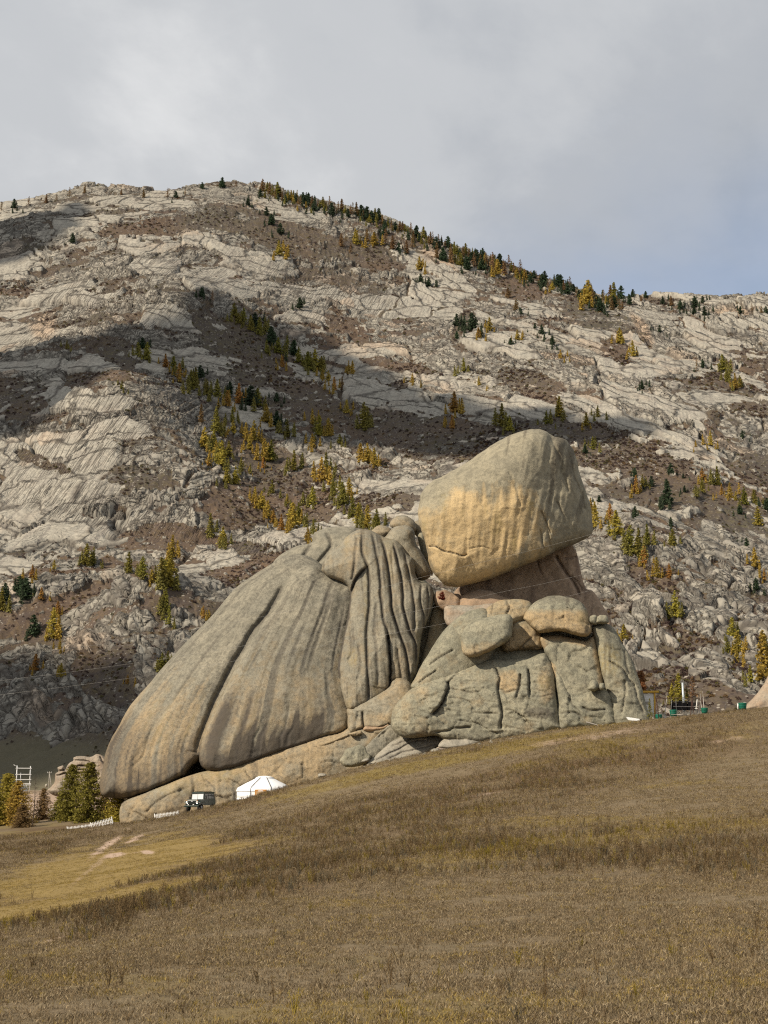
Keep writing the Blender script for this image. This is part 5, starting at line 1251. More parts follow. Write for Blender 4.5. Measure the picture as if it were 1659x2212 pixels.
def tuft(seed, n, h, spread, width, lean, mat):
    r = np.random.default_rng(seed); vs = []; fs = []
    for i in range(n):
        a = r.uniform(0, 6.28); q = spread * math.sqrt(r.uniform(0, 1)); b = np.array([math.cos(a) * q, math.sin(a) * q, -0.01])
        a2 = r.uniform(0, 6.28); l = lean * r.uniform(0.2, 1); hh = h * r.uniform(0.45, 1.1)
        tip_ = b + np.array([math.cos(a2) * l * hh, math.sin(a2) * l * hh, hh]); mid = b + np.array([math.cos(a2) * l * hh * 0.35, math.sin(a2) * l * hh * 0.35, hh * 0.55])
        a3 = r.uniform(0, 6.28); w = np.array([math.cos(a3), math.sin(a3), 0]) * width * r.uniform(0.6, 1.3)
        k = len(vs); vs += [b - w, b + w, mid + w * 0.7, mid - w * 0.7, tip_]
        fs += [(k, k + 1, k + 2), (k, k + 2, k + 3), (k + 3, k + 2, k + 4)]
    return mesh_np("tuft", np.array(vs), np.array(fs), mat, False)
def weed(seed, h, n, mat):
    """an upright dry herb: thin stems with short side twigs and seed heads"""
    r = np.random.default_rng(seed); vs = []; fs = []
    def strip(p, q, w):
        a = r.uniform(0, 6.28); o = np.array([math.cos(a), math.sin(a), 0]) * w; k = len(vs)
        vs.extend([p - o, p + o, q + o * 0.5, q - o * 0.5]); fs.extend([(k, k + 1, k + 2), (k, k + 2, k + 3)])
    for i in range(n):
        a = r.uniform(0, 6.28); l = r.uniform(0.05, 0.55); hh = h * r.uniform(0.6, 1.1)
        b = np.array([math.cos(a), math.sin(a), 0]) * 0.05 * h * r.random(); t_ = b + np.array([math.cos(a) * l * hh, math.sin(a) * l * hh, hh])
        strip(b, t_, 0.010 * h + 0.002)
        for j in range(11):
            q = r.uniform(0.25, 1.0); p = b + (t_ - b) * q; d_ = r.normal(0, 1, 3); d_[2] = abs(d_[2]) * 0.9 + 0.3; d_ /= np.linalg.norm(d_)
            strip(p, p + d_ * h * r.uniform(0.06, 0.17), 0.011 * h + 0.002)
    return mesh_np("weed", np.array(vs), np.array(fs), mat, False)
grass_a = blade_material("dry_grass_blades", [(0.20, 0.148, 0.085), (0.31, 0.24, 0.145), (0.12, 0.092, 0.056), (0.38, 0.305, 0.195), (0.085, 0.062, 0.038), (0.22, 0.15, 0.08)])
grass_y = blade_material("yellow_grass_blades", [(0.26, 0.18, 0.055), (0.33, 0.235, 0.08), (0.22, 0.17, 0.05), (0.38, 0.28, 0.11)])
weed_b = blade_material("brown_weed_stems", [(0.115, 0.075, 0.038), (0.175, 0.118, 0.06), (0.10, 0.075, 0.042), (0.21, 0.15, 0.075)])
weed_g = blade_material("grey_weed_stems", [(0.12, 0.105, 0.075), (0.17, 0.15, 0.105), (0.10, 0.085, 0.055)])
weed_y = blade_material("yellow_weed_stems", [(0.19, 0.145, 0.02), (0.26, 0.19, 0.035), (0.15, 0.125, 0.03)])
rg = np.random.default_rng(11)
def field(n, r0, r1, half=18.5, power=1.0):
    """points over a wedge of the meadow, thinning with distance"""
    r = r0 * (r1 / r0) ** rg.random(n) if power == 0 else (r0 ** power + rg.random(n) * (r1 ** power - r0 ** power)) ** (1 / power)
    a = np.radians(rg.uniform(-half, half, n))
    x, y = r * np.sin(a), r * np.cos(a)
    return x, y, ground_z(x, y)
def spread_on(name, x, y, z, size, protos, pick, label, tiltmax=0.15):
    n = len(x)
    rot = np.stack([rg.normal(0, tiltmax, n), rg.normal(0, tiltmax, n), rg.uniform(0, 6.28, n)], -1)
    return scatter(name, np.stack([x, y, z], -1), rot, size, pick, protos, label)
# short dry grass everywhere
x, y, z = field(170000, 7.5, 152, 18.5, 0.55)
t_, b_, ye, ba = ground_cover(x, y, z)
keep = rg.random(len(x)) > np.maximum(0.95 * ba, 0.75 * sstep(0.05, 0.45, fbm(x / 2.6, y / 2.6, 711, 4)))
x, y, z, t_, b_, ye = x[keep], y[keep], z[keep], t_[keep], b_[keep], ye[keep]
r = np.hypot(x, y)
yy = (rg.random(len(x)) < 0.07 + 0.8 * np.maximum(t_, 0.7 * ye))
pick = np.where(yy, 3, 0) + rg.integers(0, 3, len(x))
size = rg.uniform(0.6, 1.25, len(x)) * np.where(t_ > 0.5, 0.6, 1.0) * np.clip(0.85 + r / 60, 0.9, 3.0)
spread_on("dry_grass", x, y, z, size, [tuft(i, 30, 0.040, 0.12, 0.0032, 1.3, grass_a) for i in range(3)] + [tuft(9 + i, 30, 0.040, 0.12, 0.0032, 1.3, grass_y) for i in range(3)], pick, "short dry tan and straw grass over the whole meadow", 0.25)
# brown herbs in drifts
x, y, z = field(90000, 10, 152, 18.5, 0.9)
t_, b_, ye, ba = ground_cover(x, y, z)
dens = np.clip(0.030 + 0.10 * sstep(0.1, 0.5, fbm(x / 5, y / 5, 701, 3)) + 0.9 * b_ ** 1.5 - 1.2 * t_ - ba, 0, 1) * np.clip((np.hypot(x, y) - 10) / 40, 0.25, 1)
keep = rg.random(len(x)) < dens
x, y, z, b_, ye = x[keep], y[keep], z[keep], b_[keep], ye[keep]
q = rg.random(len(x))
pick = np.where(q < 0.70, rg.integers(0, 3, len(x)), np.where(q < 0.9, 3, 4)); pick = np.where((ye > 0.5) & (q > 0.45), 4, pick)
size = rg.uniform(0.45, 1.25, len(x)) * (0.6 + 0.45 * b_)
spread_on("dry_weeds", x, y, z, size, [weed(i, 0.34, 5 + i, weed_b) for i in range(3)] + [weed(7, 0.26, 7, weed_g), weed(8, 0.30, 7, weed_y)], pick, "brown and olive dry weeds growing in drifts across the meadow", 0.12)
# saplings between the mountain trees
def flat_tree(i, col):
    m = plain(f"sapling_needles_{i}", col, 0.85, 0.35, 5)
    me = proto('slim', i)[2].copy(); me.materials[0] = m
    return me
sap = [(on_mountain(u, v), h, k) for u, v, h, k in extra_]
sap = [(p, h, k) for p, h, k in sap if p is not None and p.y < 1400]
sp3 = np.array([tuple(p) for p, h, k in sap])
spread_on("larch_saplings", sp3[:, 0], sp3[:, 1], sp3[:, 2] - 0.2, np.array([h * (p.y * CT + p.z * ST) / F for p, h, k in sap]), [flat_tree(0, (0.40, 0.275, 0.055)), flat_tree(1, (0.22, 0.195, 0.05)), flat_tree(2, (0.055, 0.075, 0.04))], np.array([k for p, h, k in sap]), "small larch and pine saplings crowding round the mountain trees", 0.04)
# dark scrub on the mountain soil
def shrub(seed, mat):
    r = np.random.default_rng(seed); vs = []
    for i in range(120):
        d_ = r.normal(0, 1, 3); d_[2] = abs(d_[2]); d_ /= np.linalg.norm(d_); p = d_ * np.array([0.6, 0.6, 0.75]) * r.uniform(0.4, 1) ** 0.6
        a = r.normal(0, 1, 3); a /= np.linalg.norm(a); b = np.cross(a, r.normal(0, 1, 3)); b /= np.linalg.norm(b); s = 0.13 * r.uniform(0.6, 1.3)
        vs += [p + a * s, p - a * s * .5 + b * s * .7, p - a * s * .5 - b * s * .7]
    return mesh_np("shrub", np.array(vs), np.arange(len(vs)).reshape(-1, 3), mat, False)
scrub_p = blade_material("purple_scrub_twigs", [(0.070, 0.048, 0.045), (0.10, 0.066, 0.055), (0.055, 0.040, 0.040)])
scrub_o = blade_material("brown_scrub_twigs", [(0.15, 0.085, 0.04), (0.11, 0.075, 0.035), (0.18, 0.11, 0.05)])
scrub_g = blade_material("olive_scrub_leaves", [(0.09, 0.085, 0.03), (0.12, 0.10, 0.035), (0.06, 0.06, 0.025)])
soilw = ((1 - rockness) * (mz > 6) * (mr > 300) * (np.abs(np.arctan2(mx, my)) < 0.30) * (1 - 0.9 * grassy) * (0.25 + 1.2 * sstep(-0.1, 0.4, fbm(mx / 35, my / 35, 601, 3)))).ravel()
# visible area weight: cells grow with distance on the fan, so weight them alike in the picture
idx = np.random.default_rng(3).choice(len(soilw), 15000, replace=False, p=soilw / soilw.sum())
sp = mvx.reshape(-1, 3)[idx]
dist = np.linalg.norm(sp, axis=1)
spread_on("mountain_scrub", sp[:, 0], sp[:, 1], sp[:, 2] - 0.15, rg.uniform(0.6, 1.7, len(sp)) * np.clip(dist / 750, 0.75, 1.5), [shrub(1, scrub_p), shrub(2, scrub_p), shrub(3, scrub_o), shrub(4, scrub_g)], rg.choice(4, len(sp), p=[0.36, 0.3, 0.2, 0.14]), "low purple-brown scrub between the mountain slabs", 0.2)
# ================================================================== BUILT THINGS
def box_bm(bm, size, loc=(0, 0, 0), rot=None):
    r = bmesh.ops.create_cube(bm, size=1.0)
    m = Matrix.Translation(loc) @ (rot.to_matrix().to_4x4() if rot else Matrix()) @ Matrix.Diagonal((*size, 1))
    bmesh.ops.transform(bm, matrix=m, verts=r['verts'])
    return r['verts']
def bm_mesh(name, bm, mat, bevel=0.0, smooth=False, seg=2):
    if bevel:
        bmesh.ops.bevel(bm, geom=list(bm.edges), offset=bevel, segments=seg, affect='EDGES', profile=0.6)
    bmesh.ops.recalc_face_normals(bm, faces=bm.faces)
    me = bpy.data.meshes.new(name); bm.to_mesh(me); bm.free()
    me.materials.append(mat)
    if smooth: me.polygons.foreach_set('use_smooth', np.ones(len(me.polygons), bool))
    return me
def box(name, size, loc, mat, parent, bevel=0.01, rot=None, label=None):
    bm = bmesh.new(); box_bm(bm, size, (0, 0, 0))
    o = add(name, bm_mesh(name, bm, mat, min(bevel, min(size) * 0.45)), parent, loc)
    if rot is not None: o.rotation_euler = rot
    if label: o['label'] = label
    return o
def lathe(name, prof, mat, n=32, smooth=True):
    prof = np.asarray(prof, float); k = len(prof)
    a = np.linspace(0, 2 * math.pi, n, endpoint=False)
    v = np.stack([prof[:, None, 0] * np.cos(a), prof[:, None, 0] * np.sin(a), np.repeat(prof[:, 1:2], n, 1)], -1).reshape(-1, 3)
    i = np.arange(k * n).reshape(k, n); j = np.roll(i, -1, 1)
    f = np.stack([i[:-1], j[:-1], j[1:], i[1:]], -1).reshape(-1, 4)
    return mesh_np(name, v, f, mat, smooth)
def pole(name, a, b, r0, r1, mat, parent, sides=8):
    v, f = tube([a, b], (r0, r1), sides)
    v = np.vstack([v, [a, b]]); n = len(v)
    caps = [(k, (k + 1) % sides, n - 2, n - 2) for k in range(sides)] + [(sides + k, sides + (k + 1) % sides, n - 1, n - 1) for k in range(sides)]
    bm = bmesh.new(); vs = [bm.verts.new(p) for p in v]
    for q in f: bm.faces.new([vs[i] for i in q])
    for q in caps: bm.faces.new([vs[q[0]], vs[q[1]], vs[q[2]]])
    return add(name, bm_mesh(name, bm, mat, 0, True), parent)

white_felt = plain("white_canvas", (0.78, 0.79, 0.80), 0.85, 0.06, 1.5)
white_paint = plain("white_paint", (0.80, 0.80, 0.78), 0.6, 0.06, 4)
rope_mat = plain("dark_rope", (0.10, 0.10, 0.10), 0.9, 0.2, 8)
orange_wood = plain("orange_wood", (0.50, 0.24, 0.07), 0.6, 0.25, 6)
green_car = plain("dark_green_paint", (0.016, 0.030, 0.024), 0.35, 0.2, 3)
black_mat = plain("black_rubber", (0.018, 0.018, 0.018), 0.8, 0.3, 8)
steel_mat = plain("grey_steel", (0.42, 0.43, 0.44), 0.45, 0.15, 5, 0.4)
chrome_mat = plain("chrome", (0.75, 0.75, 0.75), 0.2, 0.05, 5, 0.9)
lamp_glass = plain("lamp_glass", (0.72, 0.72, 0.68), 0.15, 0.05, 6)
gm = M("dark_glass", 0.06, 0.6); glass_mat = gm.done((0.03, 0.035, 0.04))
gm = M("windscreen_painted_reflection", 0.08, 0.8)
wind_reflection_mat = gm.done(gm.mix(gm.noise(gm.coords(), 2.5, 3), (0.55, 0.57, 0.58), (0.72, 0.73, 0.73)))  # white reflection painted into the pane's own colour
yellow_paint = plain("yellow_paint", (0.62, 0.38, 0.06), 0.6, 0.12, 4)
green_tub = plain("green_enamel", (0.012, 0.13, 0.085), 0.5, 0.2, 4)
rust_mat = plain("rusty_steel", (0.060, 0.030, 0.022), 0.8, 0.3, 8)
dark_wood = plain("charred_wood", (0.020, 0.018, 0.017), 0.85, 0.4, 5)
grey_wood = plain("weathered_wood", (0.36, 0.33, 0.29), 0.85, 0.25, 5)
pale_metal = plain("pale_metal", (0.55, 0.60, 0.62), 0.4, 0.1, 5, 0.3)
blue_paint = plain("pale_blue_paint", (0.30, 0.52, 0.58), 0.6, 0.15, 4)

# --- ger
gl = on_ground(571, 152.5); base = P(520, 1737, 152.5)
g0 = add("ger", None, loc=(gl.x, 152.5, float(base[2])), label="white felt ger half hidden by the grassy rise below the outcrop", cat="ger")
RG, HW, HR = 2.95, 1.75, 1.22
add("wall", lathe("wall", [(RG, -1.0), (RG + .02, 0), (RG + .05, 0.25), (RG + .05, 0.62), (RG + .01, 0.66), (RG - .02, 0.68), (RG + .03, 0.72), (RG + .05, 1.0), (RG + .05, 1.3), (RG + .02, 1.36)], white_felt, 48), g0)
rf = add("roof", lathe("roof", [(RG - .02, 1.30), (RG + .10, 1.32), (RG + .12, 1.42), (RG + .06, 1.60), (RG - .03, HW), (RG * .72, HW + HR * .36), (RG * .45, HW + HR * .68), (RG * .30, HW + HR * .86), (RG * .22, HW + HR * .94), (RG * .10, HW + HR * .99), (0.01, HW + HR)], white_felt, 48), g0)
add("crown_cover", lathe("crown_cover", [(RG * .34, HW + HR * .80), (RG * .345, HW + HR * .86), (RG * .24, HW + HR * .985), (RG * .11, HW + HR * 1.035), (0.01, HW + HR * 1.045)], white_felt, 24), rf)
for k, an in enumerate((-2.00, -1.25)):
    c_, s_ = math.cos(an), math.sin(an)
    path = [(c_ * RG * q, s_ * RG * q, HW + HR * z_ + 0.035) for q, z_ in ((.28, .90), (.45, .69), (.72, .37), (1.0, 0.02))] + [(c_ * (RG + .14), s_ * (RG + .14), 1.42), (c_ * (RG + .09), s_ * (RG + .09), 0.3)]
    v_, f_ = tube(path, [0.035] * len(path), 5)
    add("rope", mesh_np("rope", v_, f_, rope_mat), g0)
dr = add("door", None, g0, (math.cos(-1.62) * (RG + .02), math.sin(-1.62) * (RG + .02), 0)); dr.rotation_euler.z = -1.62 + math.pi / 2
box("frame", (1.25, 0.16, 1.62), (0, 0, 0.75), orange_wood, dr); box("panel", (0.9, 0.05, 1.35), (0, -0.09, 0.70), plain("door_panel", (0.44, 0.30, 0.16), 0.6), dr)
# --- jeep
jl = P(433, 1752, 150.0)
jeep = add("jeep", None, loc=tuple(jl), label="dark green boxy off-road jeep facing the camera below the outcrop", cat="car")
jeep.rotation_euler = (0, math.radians(-1.5), math.radians(-19))
# local frame: -Y is the nose, X across
def jbody():
    bm = bmesh.new()
    prof = [(-1.95, 0.62), (-1.98, 1.02), (-1.90, 1.10), (-0.72, 1.18), (-0.70, 1.12), (2.0, 1.12), (2.03, 0.62)]
    L = [bm.verts.new((-0.80, y_, z_)) for y_, z_ in prof]; R_ = [bm.verts.new((0.80, y_, z_)) for y_, z_ in prof]
    bm.faces.new(L); bm.faces.new(R_[::-1]); n = len(prof)
    for i in range(n): bm.faces.new([L[i], R_[i], R_[(i + 1) % n], L[(i + 1) % n]][::-1])
    return bm_mesh("body", bm, green_car, 0.04)
body = add("body", jbody(), jeep)
def taper_box(name, w0, w1, y0, y1, y0t, y1t, z0, z1, mat, parent, bev=0.04):
    bm = bmesh.new()
    b_ = [bm.verts.new(p) for p in ((-w0, y0, z0), (w0, y0, z0), (w0, y1, z0), (-w0, y1, z0))]
    t_ = [bm.verts.new(p) for p in ((-w1, y0t, z1), (w1, y0t, z1), (w1, y1t, z1), (-w1, y1t, z1))]
    bm.faces.new(b_[::-1]); bm.faces.new(t_)
    for i in range(4): bm.faces.new([b_[i], b_[(i + 1) % 4], t_[(i + 1) % 4], t_[i]])
    return add(name, bm_mesh(name, bm, mat, bev), parent)
taper_box("hood", 0.66, 0.60, -1.96, -0.70, -1.90, -0.70, 1.06, 1.24, green_car, jeep, 0.05)
cab = taper_box("cabin", 0.80, 0.72, -0.72, 2.0, -0.52, 1.92, 1.10, 1.90, green_car, jeep, 0.05)
taper_box("roof", 0.77, 0.70, -0.62, 2.02, -0.50, 1.90, 1.88, 2.00, green_car, jeep, 0.04)
ws = box("windscreen", (1.30, 0.03, 0.56), (0, -0.650, 1.50), wind_reflection_mat, jeep, 0.01, (math.radians(-13.5), 0, 0))
box("divider", (0.03, 0.03, 0.56), (0, -0.012, 0), green_car, ws, 0.005)
for sx in (-1, 1):
    for y0, ln in ((-0.10, 0.72), (0.72, 0.72), (1.48, 0.60)):
        w_ = box("side_window", (0.03, ln, 0.46), (sx * 0.765, y0 + 0.02, 1.52), glass_mat, jeep, 0.01, (0, math.radians(-5.5 * sx), 0))
    for y0, ln in ((-0.10, 0.86), (0.74, 0.80)):
        d_ = box("door", (0.03, ln, 0.52), (sx * 0.803, y0, 0.86), green_car, jeep, 0.02); box("handle", (0.03, 0.12, 0.03), (sx * 0.03, 0.25, 0.18), black_mat, d_, 0.005)
    hl = lathe("headlight", [(0.0, 0.05), (0.07, 0.045), (0.10, 0.02), (0.115, 0.0), (0.12, -0.04)], lamp_glass, 20)
    o = add("headlight", hl, jeep, (sx * 0.60, -2.02, 0.92)); o.rotation_euler = (math.radians(90), 0, 0)
    o2 = add("ring", lathe("ring", [(0.118, 0.0), (0.13, 0.03), (0.145, 0.0), (0.14, -0.05)], chrome_mat, 20), o)
    taper_box("fender", 0.17, 0.15, -1.95, -0.85, -1.85, -0.9, 0.88, 1.02, green_car, jeep, 0.04).location = (sx * 0.80, 0, 0)
    m_ = box("mirror", (0.16, 0.04, 0.24), (sx * 0.98, -0.55, 1.42), black_mat, jeep, 0.015); pole("stalk", (0, 0, 0), (-sx * 0.2, 0.02, -0.15), 0.012, 0.012, black_mat, m_, 5)
    box("indicator", (0.09, 0.05, 0.06), (sx * 0.62, -2.0, 1.12), plain("amber_lens", (0.55, 0.22, 0.03), 0.3), jeep, 0.01)
    for y_ in (-1.32, 1.25):
        wh = add("wheel", None, jeep, (sx * 0.74, y_, 0.38)); wh.rotation_euler = (0, math.radians(90), 0)
        add("tyre", lathe("tyre", [(0.22, -0.10), (0.33, -0.11), (0.375, -0.07), (0.38, 0.0), (0.375, 0.07), (0.33, 0.11), (0.22, 0.10), (0.21, 0.0), (0.22, -0.10)], black_mat, 28), wh)
        add("rim", lathe("rim", [(0.005, sx * 0.05), (0.08, sx * 0.06), (0.10, sx * 0.03), (0.18, sx * 0.04), (0.225, sx * 0.08)], steel_mat, 20), wh)
gr = box("grille", (0.86, 0.05, 0.34), (0, -1.985, 0.88), black_mat, jeep, 0.02)
for k in range(7): box("slot", (0.035, 0.03, 0.24), (-0.33 + 0.11 * k, -0.03, 0), green_car, gr, 0.008)
box("badge", (0.16, 0.02, 0.06), (0, -2.03, 1.02), chrome_mat, jeep, 0.01)
bp = box("bumper", (1.72, 0.14, 0.15), (0, -2.16, 0.55), green_car, jeep, 0.03)
for sx in (-1, 1): box("fog_lamp", (0.15, 0.05, 0.10), (sx * 0.30, -0.09, 0.13), lamp_glass, bp, 0.02)
for sx in (-0.5, 0.5): box("roof_rail", (0.05, 1.9, 0.05), (sx, 0.7, 2.06), black_mat, jeep, 0.015)
# --- picket fences
def picket_mesh():
    bm = bmesh.new(); w, h = 0.032, 0.62
    pts = [(-w, 0), (w, 0), (w, h - 0.07), (0, h), (-w, h - 0.07)]
    f_ = [bm.verts.new((x, -0.012, z)) for x, z in pts]; b_ = [bm.verts.new((x, 0.012, z)) for x, z in pts]
    bm.faces.new(f_); bm.faces.new(b_[::-1])
    for i in range(5): bm.faces.new([f_[i], b_[i], b_[(i + 1) % 5], f_[(i + 1) % 5]][::-1])
    return bm_mesh("picket", bm, white_paint)
PK = picket_mesh()
def fence(a, b, n, hs, label):
    a, b = Vector(a), Vector(b); L = (b - a).length
    e = add("picket_fence", None, loc=a, label=label, cat="fence")
    d_ = b - a; e.rotation_euler = (0, -math.atan2(d_.z, math.hypot(d_.x, d_.y)), math.atan2(d_.y, d_.x))
    for k in range(n):
        o = add("picket", PK, e, ((k + 0.5) * L / n, 0, 0)); o.scale = (1.0, 1, hs)
    for z_ in (0.16, 0.42): box("rail", (L, 0.03, 0.06), (L / 2, 0.03, z_ * hs), white_paint, e, 0.004)
    for x_ in (0.03, L - 0.03): box("post", (0.08, 0.08, 0.75 * hs), (x_, 0.06, 0.28 * hs), white_paint, e, 0.01)
fence(P(145, 1798, 152), P(199, 1791, 152), 18, 0.95, "low white picket fence below the broad olive larch, lower of the joined pair")
fence(P(198, 1793, 150.5), P(245, 1780, 150.5), 14, 1.25, "taller white picket fence section ending beside the young larch")
fence(P(334, 1769, 152.5), P(386, 1762, 152.5), 17, 0.85, "white picket fence at the foot of the ledge left of the jeep")
# --- steel tower at the far left
tw = add("steel_tower", None, loc=tuple(P(49, 1706, 300)), label="white steel frame tower with crossbeams at the far left", cat="tower")
tw.rotation_euler.z = math.radians(12)
for x_ in (-1.4, 1.4):
    for y_ in (-0.7, 0.7): pole("post", (x_, y_, -0.8), (x_, y_, 5.0 if x_ > 0 else 5.1), 0.08, 0.07, white_paint, tw, 6)
for z_ in (4.55, 3.25, 2.15, 1.30, 1.02):
    for y_ in (-0.7, 0.7): box("crossbeam", (3.3, 0.10, 0.12), (0, y_ * 1.22, z_), white_paint, tw, 0.01)
for x_ in (-1.4, 1.4): box("tie_beam", (0.13, 1.6, 0.13), (x_, 0, 4.35), white_paint, tw, 0.01)
pole("insulator", (-0.55, 0, 0.9), (-0.55, 0, 3.6), 0.10, 0.07, steel_mat, tw, 6)
pole("bracket", (-1.4, -0.7, 4.9), (-2.1, -0.9, 5.25), 0.05, 0.05, white_paint, tw, 5)
trf = box("transformer", (1.2, 0.9, 0.8), (0.4, 0, 0.1), pale_metal, tw, 0.05)
for k in range(5): box("fin", (0.05, 0.12, 0.6), (-0.44 + 0.22 * k, -0.5, 0), steel_mat, trf, 0.01)
for x_ in (-0.3, 0.0, 0.3): pole("bushing", (x_, 0, 0.4), (x_, 0, 0.85), 0.06, 0.03, white_paint, trf, 6)
# --- utility pole
upo = add("utility_pole", None, loc=tuple(P(105, 1706, 290)), label="grey wooden utility pole with a slanting brace left of the layered crag", cat="pole")
pole("pole", (0, 0, -0.5), (0, 0, 3.7), 0.09, 0.07, grey_wood, upo, 7); pole("brace", (0.75, 0.1, -0.5), (0.05, 0, 3.2), 0.08, 0.06, grey_wood, upo, 7); box("crossarm", (0.9, 0.08, 0.08), (0, 0, 3.45), grey_wood, upo, 0.01)
for x_ in (-0.38, 0.38): pole("insulator", (x_, 0, 3.45), (x_, 0, 3.68), 0.04, 0.03, white_paint, upo, 6)
# --- kiosk behind the larches
kk_ = add("kiosk", None, loc=tuple(P(107, 1776, 190) - np.array([0, 0, 0.4])), label="small white and pale blue kiosk glimpsed left of the broad olive larch", cat="kiosk")
kk_.rotation_euler.z = math.radians(20)
box("wall", (1.35, 1.2, 1.9), (0, 0, 0.95), white_paint, kk_, 0.02)
wdw = box("window", (0.75, 0.06, 0.8), (0.1, -0.62, 1.15), blue_paint, kk_, 0.01); box("pane", (0.6, 0.03, 0.62), (0, -0.03, 0), glass_mat, wdw, 0.005); box("sill", (0.85, 0.12, 0.06), (0, -0.05, -0.43), white_paint, wdw, 0.01)
rfk = box("roof", (1.8, 1.6, 0.10), (0, -0.05, 2.0), white_paint, kk_, 0.02, (0, math.radians(-14), 0)); box("fascia", (1.8, 0.05, 0.18), (0, -0.8, -0.02), white_paint, rfk, 0.01)
box("door", (0.05, 0.6, 1.5), (-0.69, 0.1, 0.8), blue_paint, kk_, 0.01)
# --- notice board, swing, tubs and clutter at the right
def at(u, v, Y): return tuple(P(u, v, Y))
nb_ = add("notice_board", None, loc=at(1405, 1549, 161), label="white notice board with yellow top and post beside the outcrop", cat="sign")
box("panel", (1.5, 0.10, 2.55), (-0.30, 0, 1.45), plain("notice_paper", (0.74, 0.73, 0.68), 0.7, 0.08, 2), nb_, 0.02)
box("post", (0.20, 0.22, 3.0), (0.56, 0.0, 1.3), yellow_paint, nb_, 0.02); box("post", (0.20, 0.22, 3.0), (-1.15, 0.0, 1.3), yellow_paint, nb_, 0.02)
box("cap", (2.5, 0.6, 0.22), (-0.22, 0, 2.92), yellow_paint, nb_, 0.02); box("sheet", (0.55, 0.02, 0.42), (-0.25, -0.062, 2.25), white_paint, nb_, 0.004); box("sheet", (0.5, 0.02, 0.34), (-0.28, -0.062, 1.62), grey_wood, nb_, 0.004)
sw = add("swing_frame", None, loc=at(1458, 1558, 150), label="rusty brown steel swing frame standing on the crest at the right", cat="swing")
for x_, dz in ((-1.92, 0.0), (1.95, 0.15)):
    for dx, dy in ((-0.42, -0.5), (0.35, 0.5)): pole("leg", (x_ + dx, dy, dz - 0.3), (x_, 0, 2.50), 0.045, 0.04, rust_mat, sw, 6)
pole("crossbar", (-2.02, 0, 2.47), (2.05, 0, 2.52), 0.045, 0.045, rust_mat, sw, 6)
for x_ in (-0.3, 0.2): pole("chain", (x_, 0, 2.48), (x_, 0.02, 0.75), 0.012, 0.012, steel_mat, sw, 4)
box("seat", (0.6, 0.22, 0.04), (-0.05, 0.02, 0.72), grey_wood, sw, 0.01)
rkx = add("plank_rack", None, loc=at(1478, 1536, 166), label="low black plank stall behind the swing frame", cat="stall")
rkx.rotation_euler.z = math.radians(10)
for k, x_ in enumerate((-1.35, -0.75, -0.1, 0.55, 1.2)): box("panel", (0.56, 0.06, 0.85 + 0.1 * (k % 2)), (x_, -0.5, 0.55), dark_wood, rkx, 0.015, (0, math.radians((-3, 2, -2, 4, -5)[k]), 0))
for x_ in (-1.5, -0.45, 0.85, 1.5): box("post", (0.09, 0.09, 1.3), (x_, -0.4, 0.4), grey_wood, rkx, 0.01)
box("top_board", (3.3, 0.7, 0.06), (0, -0.2, 1.08), dark_wood, rkx, 0.01, (math.radians(8), 0, 0)); box("rail", (3.2, 0.06, 0.09), (0, -0.55, 0.5), grey_wood, rkx, 0.01); box("back_board", (3.2, 0.06, 0.8), (0, 0.2, 0.5), dark_wood, rkx, 0.01)
ch = add("metal_pole", None, loc=at(1478, 1532, 170), label="pale metal pipe standing upright behind the plank stall", cat="pole")
pole("pipe", (0, 0, -0.3), (-0.08, 0, 3.25), 0.17, 0.11, pale_metal, ch, 10); box("clamp", (0.42, 0.42, 0.08), (0, 0, 1.2), steel_mat, ch, 0.02)
wp = add("white_post", None, loc=at(1503, 1531, 165), label="short crooked white post at the right end of the plank stall", cat="post")
pole("post", (0, 0, -0.3), (0.22, 0, 1.1), 0.07, 0.06, birch_mat, wp, 6); box("foot", (0.35, 0.3, 0.12), (0.02, 0, 0), birch_mat, wp, 0.03)
for u_, v_, Y_, s_, lb in ((1455, 1543, 155, 0.44, "round green tub in front of the plank stall"), (1522, 1537.5, 158, 0.40, "round green tub at the foot of the forked birch"), (1604, 1528.5, 158, 0.48, "largest green tub near the right edge beside a white post"), (1423, 1552, 155, 0.40, "round green tub half behind the left swing legs")):
    t_ = add("tub", None, loc=at(u_, v_, Y_), label=lb, cat="tub", group=None); t_.scale = (s_ / 0.45,) * 3
    add("bowl", lathe("bowl", [(0.0, -0.2), (0.36, -0.2), (0.40, 0.06), (0.44, 0.40), (0.47, 0.46), (0.44, 0.50), (0.40, 0.44), (0.36, 0.12), (0.0, 0.10)], green_tub, 24), t_)
    for z_ in (0.14, 0.30): add("hoop", lathe("hoop", [(0.41, z_), (0.455, z_ + 0.01), (0.46, z_ + 0.04), (0.42, z_ + 0.05)], green_tub, 24), t_)
wp = add("white_post", None, loc=at(1594, 1528.5, 158), label="small white post beside the largest green tub", cat="post")
pole("post", (0, 0, -0.2), (0.02, 0, 0.48), 0.08, 0.07, white_paint, wp, 7); box("cap", (0.2, 0.2, 0.05), (0.02, 0, 0.49), white_paint, wp, 0.01)
